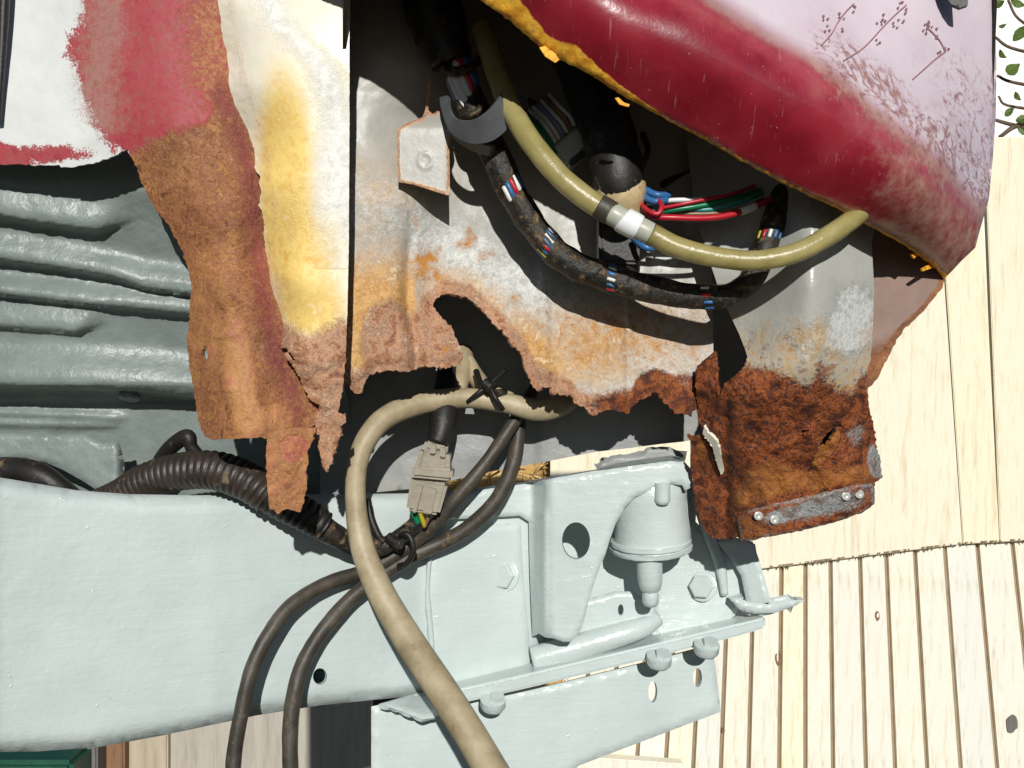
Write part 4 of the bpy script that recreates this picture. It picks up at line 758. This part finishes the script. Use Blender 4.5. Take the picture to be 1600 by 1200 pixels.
for lab, pts in (('short blue wire, upper of two bending right from the amber cup', [(1000, 288, .592), (1015, 300, .586), (1030, 305, .584), (1046, 304, .588)]), ('short blue wire bending right below its twin by the amber cup', [(1000, 300, .590), (1014, 312, .583), (1030, 315, .581), (1042, 312, .586)]),
                 ('pale blue wire end below the hose joiner', [(990, 372, .600), (1004, 384, .592), (1018, 388, .592), (1026, 380, .60)])):
    tag(tube('wire', [(x, y, d, 5.5) for x, y, d in pts], M['w_blue'], None, 8, 10), lab, 'wire', BG)
# dark looms deeper in the cavity
DG = 'dark cables deep in the cavity'
for lab, pts, r in (('dark cable hanging behind the black sleeve, nearest to it', [(870, 90, .70), (920, 200, .69), (990, 280, .66), (1010, 330, .64)], 9), ('thin dark cable arching behind the white connector', [(790, 110, .68), (830, 160, .66), (880, 180, .65), (930, 190, .66)], 5),
                    ('brown thin lead curling beside the black sleeve', [(1004, 210, .63), (1012, 232, .615), (1006, 254, .61), (998, 268, .612)], 5), ('dark cable running right under the maroon wing edge', [(1010, 300, .66), (1090, 270, .65), (1180, 262, .66), (1300, 300, .68)], 8)):
    tag(tube('cable', [(x, y, d, r) for x, y, d in pts], M['conduit'] if r != 5 else M['cable'], None, 8, 10, wob=.08), lab, 'cable', DG)
# lower hoses and cables
bh = hang('beige_hose', 'beige rubber hose arching behind the rail and hanging down over it', 'hose', (600, 900, .6))
tube('hose', [(900, 600, .69, 20), (880, 628, .676, 20), (840, 640, .668, 18), (790, 630, .664, 16), (730, 622, .662, 16), (670, 628, .655, 17), (610, 648, .645, 18), (574, 684, .636, 17), (558, 730, .632, 16), (556, 790, .630, 16.5), (568, 860, .626, 19), (600, 935, .618, 22), (645, 1010, .606, 24), (695, 1085, .59, 25), (745, 1165, .575, 26), (785, 1235, .56, 27)], M['beige'], bh, 12, 22, wob=.02)
tube('hose_branch', [(712, 628, .672, 14), (716, 600, .676, 16), (722, 576, .685, 17), (724, 550, .70, 16)], M['beige'], bh, 8, 16)
tube('hose_branch', [(730, 560, .690, 10), (744, 590, .682, 14), (765, 612, .674, 13), (800, 622, .676, 9)], M['beige'], bh, 8, 16)
CG = 'thin dusty black cables crossing the rail'
c1 = tube('cable', [(840, 600, .69, 9), (810, 648, .676, 10), (765, 715, .668, 10.5), (715, 776, .664, 11), (672, 826, .668, 11), (632, 858, .671, 11), (575, 890, .662, 11), (510, 912, .648, 11.5), (455, 946, .633, 11.5), (418, 994, .622, 11.5), (392, 1050, .615, 12), (376, 1120, .610, 12), (366, 1180, .607, 12), (362, 1240, .604, 12)], M['cable'], None, 10, 16, wob=.07)
tag(c1, 'dusty black cable curving down the rail, the left one of the pair', 'cable', CG)
c2 = tube('cable', [(812, 640, .690, 10), (810, 680, .684, 11), (800, 730, .680, 12), (776, 780, .678, 12), (735, 822, .678, 12), (690, 848, .678, 12), (645, 868, .675, 12), (600, 896, .668, 12), (550, 934, .658, 12), (505, 984, .646, 12), (474, 1036, .638, 12), (458, 1095, .633, 12.5), (453, 1160, .630, 12.5), (456, 1240, .627, 12.5)], M['cable'], None, 10, 16, wob=.07)
tag(c2, 'dusty black cable passing close to the round rail hole, the right one of the pair', 'cable', CG)
cn = hang('corrugated_conduit', 'ribbed brown black conduit lying over the top edge of the grey rail', 'conduit', (400, 770, .63))
rm = lambda s: 1 + .11 * np.abs(np.sin(s * math.pi / .0046)) ** .7
tube('ribbed_tube', [(150, 790, .66, 22), (190, 772, .650, 23), (228, 751, .640, 25), (280, 737, .632, 27), (335, 735, .626, 28), (385, 752, .622, 28), (420, 776, .622, 26)], M['conduit'], cn, 60, 20, rm)
tube('split_tube', [(412, 770, .622, 24), (445, 788, .622, 25), (480, 806, .624, 24), (505, 822, .628, 22)], M['black'], cn, 40, 20, rm)
tube('taped_end', [(495, 816, .628, 20), (520, 834, .634, 19), (550, 850, .645, 17), (585, 856, .654, 15), (612, 846, .658, 13), (640, 826, .660, 12), (655, 812, .660, 12)], M['tape'], cn, 10, 18, wob=.12)
pl = hang('plug_connector', 'beige grey waterproof plug connector standing above the rail', 'plug connector', (672, 800, .65))
def ptrap(name, q, d, th, bev=.0012): return slab(name, q, d, th, M['plug'], pl, bev)
ptrap('plug_body', [(650, 702), (702, 706), (708, 748), (690, 766), (646, 758), (640, 740)], .648, .02) if False else None
ptrap('plug_body', [(657, 698), (704, 704), (700, 760), (641, 748)], .646, .022, .003)
ptrap('plug_body', [(642, 744), (700, 756), (686, 806), (634, 798)], .647, .018, .002)
ptrap('plug_shoulder', [(646, 728), (708, 732), (706, 752), (640, 746)], .642, .026, .002)
ptrap('plug_neck', [(664, 686), (700, 692), (698, 712), (660, 708)], .649, .016, .002)
for q in ([(655, 704), (662, 705), (652, 742), (645, 741)], [(673, 694), (682, 696), (680, 710), (671, 709)], [(655, 758), (661, 759), (650, 802), (644, 801)], [(668, 762), (682, 764), (674, 804), (660, 802)], [(688, 698), (696, 700), (695, 716), (687, 714)]):
    ptrap('plug_ridge', q, .6425, .005, .0006)
tube('plug_wire', [(656, 798, .652, 4), (660, 812, .654, 4), (664, 822, .656, 4)], M['w_yellow'], pl, 5, 8)
tube('plug_wire', [(645, 796, .653, 5), (648, 806, .655, 5), (654, 818, .656, 4)], M['w_green'], pl, 5, 8)
tube('plug_wire', [(672, 800, .652, 3), (668, 812, .654, 3), (662, 824, .656, 3)], M['w_brown'], pl, 5, 8)
tube('plug_boot', [(704, 560, .69, 18), (700, 600, .675, 20), (694, 645, .660, 22), (690, 672, .654, 20), (683, 692, .652, 18)], M['black'], pl, 8, 18, wob=.05)
def tie(label, at, loopp, tail):
    t = hang('cable_tie', label, 'cable tie', at, 'black cable ties'); tube('tie_strap', loopp, M['black'], t, 8, 8); 
    for tl in tail: tube('tie_tail', tl, M['black'], t, 6, 8)
    return t
tie('black cable tie binding the two dusty cables above the rail', (632, 850, .65), [(618, 858, .66, 5), (628, 836, .648, 5), (640, 838, .645, 5), (646, 860, .645, 5), (636, 880, .65, 5), (624, 884, .66, 5)], [[(606, 838, .65, 8), (616, 846, .648, 9), (628, 850, .646, 9)], [(574, 780, .66, 6), (580, 810, .658, 6), (592, 838, .654, 6), (602, 846, .652, 6)]])
tie('black cable tie knotted round the beige hose inside the torn arch', (762, 603, .655), [(744, 580, .668, 5), (752, 600, .656, 5), (770, 612, .652, 5), (790, 612, .660, 5)], [[(790, 578, .664, 4), (772, 594, .656, 4), (750, 612, .652, 4), (730, 628, .655, 3)], [(765, 604, .652, 5), (774, 622, .648, 4), (786, 640, .652, 4)], [(756, 598, .65, 9), (768, 606, .648, 9)]])
tag(tube('brake_pipe', [(225, 790, .69, 11), (240, 740, .676, 11), (262, 704, .664, 12), (292, 682, .655, 12), (300, 700, .655, 10), (322, 724, .66, 11), (350, 735, .67, 10)], M['black'], None, 8, 14), 'dark kinked pipe rising behind the ribbed conduit', 'pipe')
tag(tube('dark_hose', [(-40, 735, .66, 18), (20, 734, .655, 20), (60, 742, .65, 20), (95, 762, .65, 16), (130, 790, .66, 14)], M['black'], None, 8, 16), 'dark hose lying behind the left end of the rail top', 'hose')
# thin solid shapes standing in for twig reflections in the wing
def refl_stem(label, pts, twigs):
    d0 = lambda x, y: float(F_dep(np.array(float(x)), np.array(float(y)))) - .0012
    t = thing('stem_reflection', label, 'stem reflection', P(pts[0][0], pts[0][1], d0(*pts[0])), 'stem reflections on the wing')
    tube('stem', [(x, y, d0(x, y), 1.1) for x, y in pts], M['refl_stem'], t, 6, 6)
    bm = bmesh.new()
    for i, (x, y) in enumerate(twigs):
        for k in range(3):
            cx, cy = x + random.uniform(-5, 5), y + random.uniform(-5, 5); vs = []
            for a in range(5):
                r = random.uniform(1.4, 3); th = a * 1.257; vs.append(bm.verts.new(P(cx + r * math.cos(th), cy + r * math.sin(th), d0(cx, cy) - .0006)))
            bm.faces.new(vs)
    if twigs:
        bmesh.ops.solidify(bm, geom=bm.faces[:], thickness=.0006); me = bpy.data.meshes.new('reflected_tufts'); bm.to_mesh(me); bm.free(); o = finish(me, 'reflected_tufts', M['refl_stem'], t); o['kind'] = 'stuff'
M['refl_stem'] = simple('reflected_stem_tone', [(.3, '#9c7078'), (.6, '#b08488')], 60, .7)
refl_stem('thin modelled reflection of a stem with seed heads on the pale wing, leftmost of them', [(1284, 70), (1300, 52), (1310, 34), (1322, 18), (1334, 6)], [(1290, 30), (1316, 26), (1332, 14), (1320, 46), (1292, 44)])
refl_stem('long modelled reflection of a stem slanting up to the right across the middle of the pale wing', [(1318, 95), (1345, 78), (1362, 62), (1380, 42), (1400, 22), (1416, 8)], [(1374, 36), (1384, 28), (1400, 40), (1408, 8), (1416, 18), (1374, 66), (1408, 30)])
refl_stem('short modelled reflection of a stem with a tuft of seed heads right of the long one', [(1476, 78), (1470, 66), (1462, 56), (1450, 44)], [(1444, 48), (1450, 38), (1460, 44), (1464, 58), (1448, 34)])
refl_stem('modelled reflection of a stem rising out of the painted tangle near the wing corner', [(1426, 124), (1444, 108), (1462, 92), (1478, 80)], [(1466, 80), (1478, 78)])

# ================================================================== BACKGROUND
fw = thing('fence', 'pale timber fence of narrow overlapping upright boards behind the chassis', 'fence', P(1300, 1500, 2.6))
def board(x0t, x1t, yt, x0b, x1b, yb, D, th, mat, parent, name, step=.028, notch=None):
    """one board with a thick sloping right-hand edge"""
    e = 7; f = [P(x0t, yt, D), P(x1t - e, yt, D - .004), P(x1t, yt, D + step), P(x1b, yb, D + step), P(x1b - e, yb, D - .004), P(x0b, yb, D)]
    off = RM @ Vector((0, 0, -(th + step))); bm = bmesh.new(); a = [bm.verts.new(v) for v in f]; b = [bm.verts.new(v + off) for v in f]
    bm.faces.new((a[0], a[1], a[4], a[5])); bm.faces.new((a[1], a[2], a[3], a[4]))
    bm.faces.new((b[0], b[1], b[2], b[3], b[4], b[5]))
    n = 6
    for i in range(n): bm.faces.new((a[i], a[(i + 1) % n], b[(i + 1) % n], b[i]))
    bm.faces.ensure_lookup_table(); bm.faces[1].material_index = 1
    bmesh.ops.recalc_face_normals(bm, faces=bm.faces); me = bpy.data.meshes.new(name); bm.to_mesh(me); bm.free(); o = finish(me, name, mat, parent); me.materials.append(M['edge']); return o
xt = [838, 876, 912, 950, 990, 1030, 1070, 1108, 1146, 1184, 1226, 1262, 1300, 1345, 1385, 1429, 1475, 1525, 1579, 1640]
for x0, x1 in zip(xt, xt[1:]):
    k = lambda x: (x - 1262) * .00034
    yt, yb = 790, 1500
    board(x0, x1, yt, x0 + (yb - yt) * k(x0), x1 + (yb - yt) * k(x1), yb, 2.6 + random.uniform(-.004, .004), .012, M['fence'], fw, 'board')
for kx, ky, kr, el in ((1581, 1136, 9, 1.5), (1216, 1036, 5, 2.6), (1371, 967, 4, 2.2), (1130, 1142, 3, 1.2)):
    k_ = lathe('knot', (kx, ky, 2.597), [(kr, -4), (kr, .6), (kr * .7, 1.2), (kr * .3, .4)], M['knot'] if kr != 9 else M['post'], fw, (.05, .0, 1), 14, .3); k_.scale = (1, 1, el)
slab('rail', [(900, 1182), (1068, 1194), (1068, 1236), (900, 1224)], 2.55, .04, M['fence'], fw, .003)
pn = thing('plank_screen', 'screen of wide pale sawn planks standing in front of the upper fence', 'fence panel', P(1400, 860, 2.45))
def plank(q, D): slab('plank', q, D, .02, M['plank'], pn, .002)
plank([(860, 640), (1078, 640), (1080, 900), (860, 906)], 2.574)
plank([(1080, 300), (1462, 240), (1504, 850), (1082, 902)], 2.572)
plank([(1463, 214), (1528, 214), (1553, 640), (1560, 848), (1505.5, 850)], 2.455) if False else plank([(1463.5, 214), (1530, 214), (1562, 847), (1505.2, 850)], 2.575)
plank([(1538, 214), (1700, 214), (1700, 838), (1563.2, 847)], 2.571)
# splintered lower ends: thin torn fibres along the cut edge
bm = bmesh.new()
for i in range(110):
    x = random.uniform(1200, 1640); y = np.interp(x, [1082, 1504, 1700], [902, 850, 838]); w = random.uniform(1, 3.5); l = random.uniform(1, 4.5); d = 2.571
    bm.faces.new([bm.verts.new(P(x - w, y - 3, d)), bm.verts.new(P(x + w, y - 3, d)), bm.verts.new(P(x + random.uniform(-4, 4), y + l, d + random.uniform(-.004, .004)))])
bmesh.ops.solidify(bm, geom=bm.faces[:], thickness=.002)
me = bpy.data.meshes.new('splinters'); bm.to_mesh(me); bm.free(); o = finish(me, 'splinters', M['edge'], pn); o['kind'] = 'stuff'
# low background on the left
wb = slab('wide_board', [(262, 1060), (580, 1060), (580, 1700), (262, 1700)], 2.3, .03, M['tan'], None, .004); tag(wb, 'wide plain wooden board with shade coloured in as tan, seen under the grey rail', 'board')
wb2 = slab('timber_plank', [(158, 1100), (194, 1100), (194, 1720), (158, 1720)], 2.25, .03, M['orangewood'], None, .004); tag(wb2, 'narrow orange brown plank upright between dark post and wide board', 'plank')
wb4 = slab('timber_plank', [(196, 1100), (262, 1100), (262, 1720), (196, 1720)], 2.28, .03, M['tan'], None, .004); tag(wb4, 'pale plank upright beside the orange brown plank', 'plank')
wb3 = slab('post', [(114, 1120), (152, 1120), (152, 1720), (114, 1720)], 2.2, .08, M['post'], None, .004); tag(wb3, 'dark grey weathered post at the lower left', 'post')
gb = slab('green_crate', [(-80, 1190), (112, 1190), (112, 1560), (-80, 1560)], 2.1, .4, M['green'], None, .01); tag(gb, 'green plastic crate, only its top showing at the bottom left corner', 'crate')
# straw heap
bm = bmesh.new(); hc = P(775, 700, 2.75); top = hc.z + .02
for i in range(2600):
    a = random.uniform(0, 2 * math.pi); h = random.random() ** .6; r = .26 * (1 - h * .45) * random.uniform(.85, 1.05)
    p = Vector((hc.x + r * math.cos(a), hc.y + r * math.sin(a), top * h)); dv = Vector((random.gauss(0, 1), random.gauss(0, 1), random.gauss(0, .7))).normalized() * random.uniform(.03, .09); s = dv.cross(Vector((random.gauss(0, 1), random.gauss(0, 1), random.gauss(0, 1)))).normalized() * random.uniform(.0015, .004)
    vs = [bm.verts.new(p - dv - s), bm.verts.new(p - dv + s), bm.verts.new(p + dv + s * .4), bm.verts.new(p + dv - s * .4)]; bm.faces.new(vs)
for i in range(16):
    for j in range(5):
        def q(i_, j_): h = j_ / 5; r = .25 * (1 - h * .45); a = 2 * math.pi * i_ / 16; return bm.verts.new((hc.x + r * math.cos(a), hc.y + r * math.sin(a), top * h))
        bm.faces.new((q(i, j), q(i + 1, j), q(i + 1, j + 1), q(i, j + 1)))
me = bpy.data.meshes.new('straw_heap'); bm.to_mesh(me); bm.free(); o = finish(me, 'straw_heap', M['straw'], None); tag(o, 'heap of dry straw glimpsed through the gap above the rail', 'straw', kind='stuff')
# shrub behind the fence (top right)
sh = thing('shrub', 'leafy shrub with bare twigs rising behind the planks at the top right', 'shrub', P(1620, 800, 2.9))
tube('stem', [(1660, 1100, 2.9, 14), (1660, 500, 2.9, 10), (1650, 200, 2.88, 6), (1640, 20, 2.86, 4), (1630, -120, 2.84, 3)], M['twig'], sh, 8, 8)
for pts in ([(1655, 215, 2.88, 4), (1570, 192, 2.86, 3), (1552, 186, 2.86, 2)], [(1640, 190, 2.88, 5), (1590, 196, 2.86, 4), (1562, 214, 2.85, 3)], [(1645, 90, 2.88, 3), (1580, 75, 2.86, 2.4), (1555, 58, 2.86, 2)], [(1642, 60, 2.88, 3), (1592, 30, 2.86, 2), (1575, 0, 2.86, 2)], [(1645, 140, 2.88, 3), (1580, 128, 2.86, 2.4), (1558, 118, 2.86, 2)], [(1648, 175, 2.87, 3), (1575, 165, 2.86, 2), (1560, 150, 2.86, 1.6)]):
    tube('twig', pts, M['twig'], sh, 5, 7)
def leaf(x, y, d, L, w, rot, parent):
    bm = bmesh.new(); c = P(x, y, d); u = RM @ Vector((math.cos(rot), math.sin(rot), random.uniform(-.5, .5))).normalized(); v = u.cross(RM @ Vector((random.uniform(-.5, .5), random.uniform(-.3, .3), 1))).normalized(); n = u.cross(v); k = d / F
    rows = []
    for t in (0, .2, .45, .7, .9, 1):
        hw = w * math.sin(math.pi * min(max(t, .03), .97)) ** .8
        rows.append([bm.verts.new(c + u * (t - .5) * L * k + v * hw * s * k + n * k * (abs(s) * 2.5 - 4 * (t - .5) ** 2 * 3)) for s in (-1, 0, 1)])
    for a, b in zip(rows, rows[1:]):
        for i in range(2): bm.faces.new((a[i], a[i + 1], b[i + 1], b[i]))
    bmesh.ops.solidify(bm, geom=bm.faces[:], thickness=.0008)
    me = bpy.data.meshes.new('leaf'); bm.to_mesh(me); bm.free(); finish(me, 'leaf', M['leaf'], parent)
for (x, y, L, w, r) in ((1582, 108, 48, 14, .6), (1566, 84, 26, 8, -.6), (1594, 52, 40, 12, .9), (1560, 6, 24, 9, .4), (1590, 4, 34, 11, -.4), (1598, 186, 30, 10, .2), (1577, 175, 26, 8, .8), (1590, 150, 22, 7, -.9), (1566, 40, 16, 5, .3), (1630, 90, 44, 14, 1.2), (1630, 20, 46, 14, .2), (1612, -30, 46, 14, .5), (1570, -40, 36, 12, -.3), (1600, 205, 34, 9, 2.4), (1640, 160, 44, 14, .6)):
    leaf(x, y, 2.84 + random.uniform(-.03, .03), L * .72, w * .72, r, sh)
hw = slab('white_sky_panel', [(1500, -400), (1900, -400), (1900, 900), (1500, 900)], 5.5, .2, M['render'], None); tag(hw, 'bright white panel standing in for sky between the shrub leaves at the top right', 'wall')  # white panel added in place of overexposed sky
# ground
bm = bmesh.new(); bmesh.ops.create_grid(bm, x_segments=60, y_segments=60, size=40)
for v in bm.verts: v.co.z = -.02 + .03 * math.sin(v.co.x * 1.3) * math.cos(v.co.y * 1.1)
big = [bm.verts.new((x, y, -.12)) for x, y in ((-1500, -1500), (1500, -1500), (1500, 1500), (-1500, 1500))]; bm.faces.new(big)
me = bpy.data.meshes.new('ground'); bm.to_mesh(me); bm.free(); o = finish(me, 'ground', M['soil'], None, Vector((0, 0, 0))); o['kind'] = 'structure'
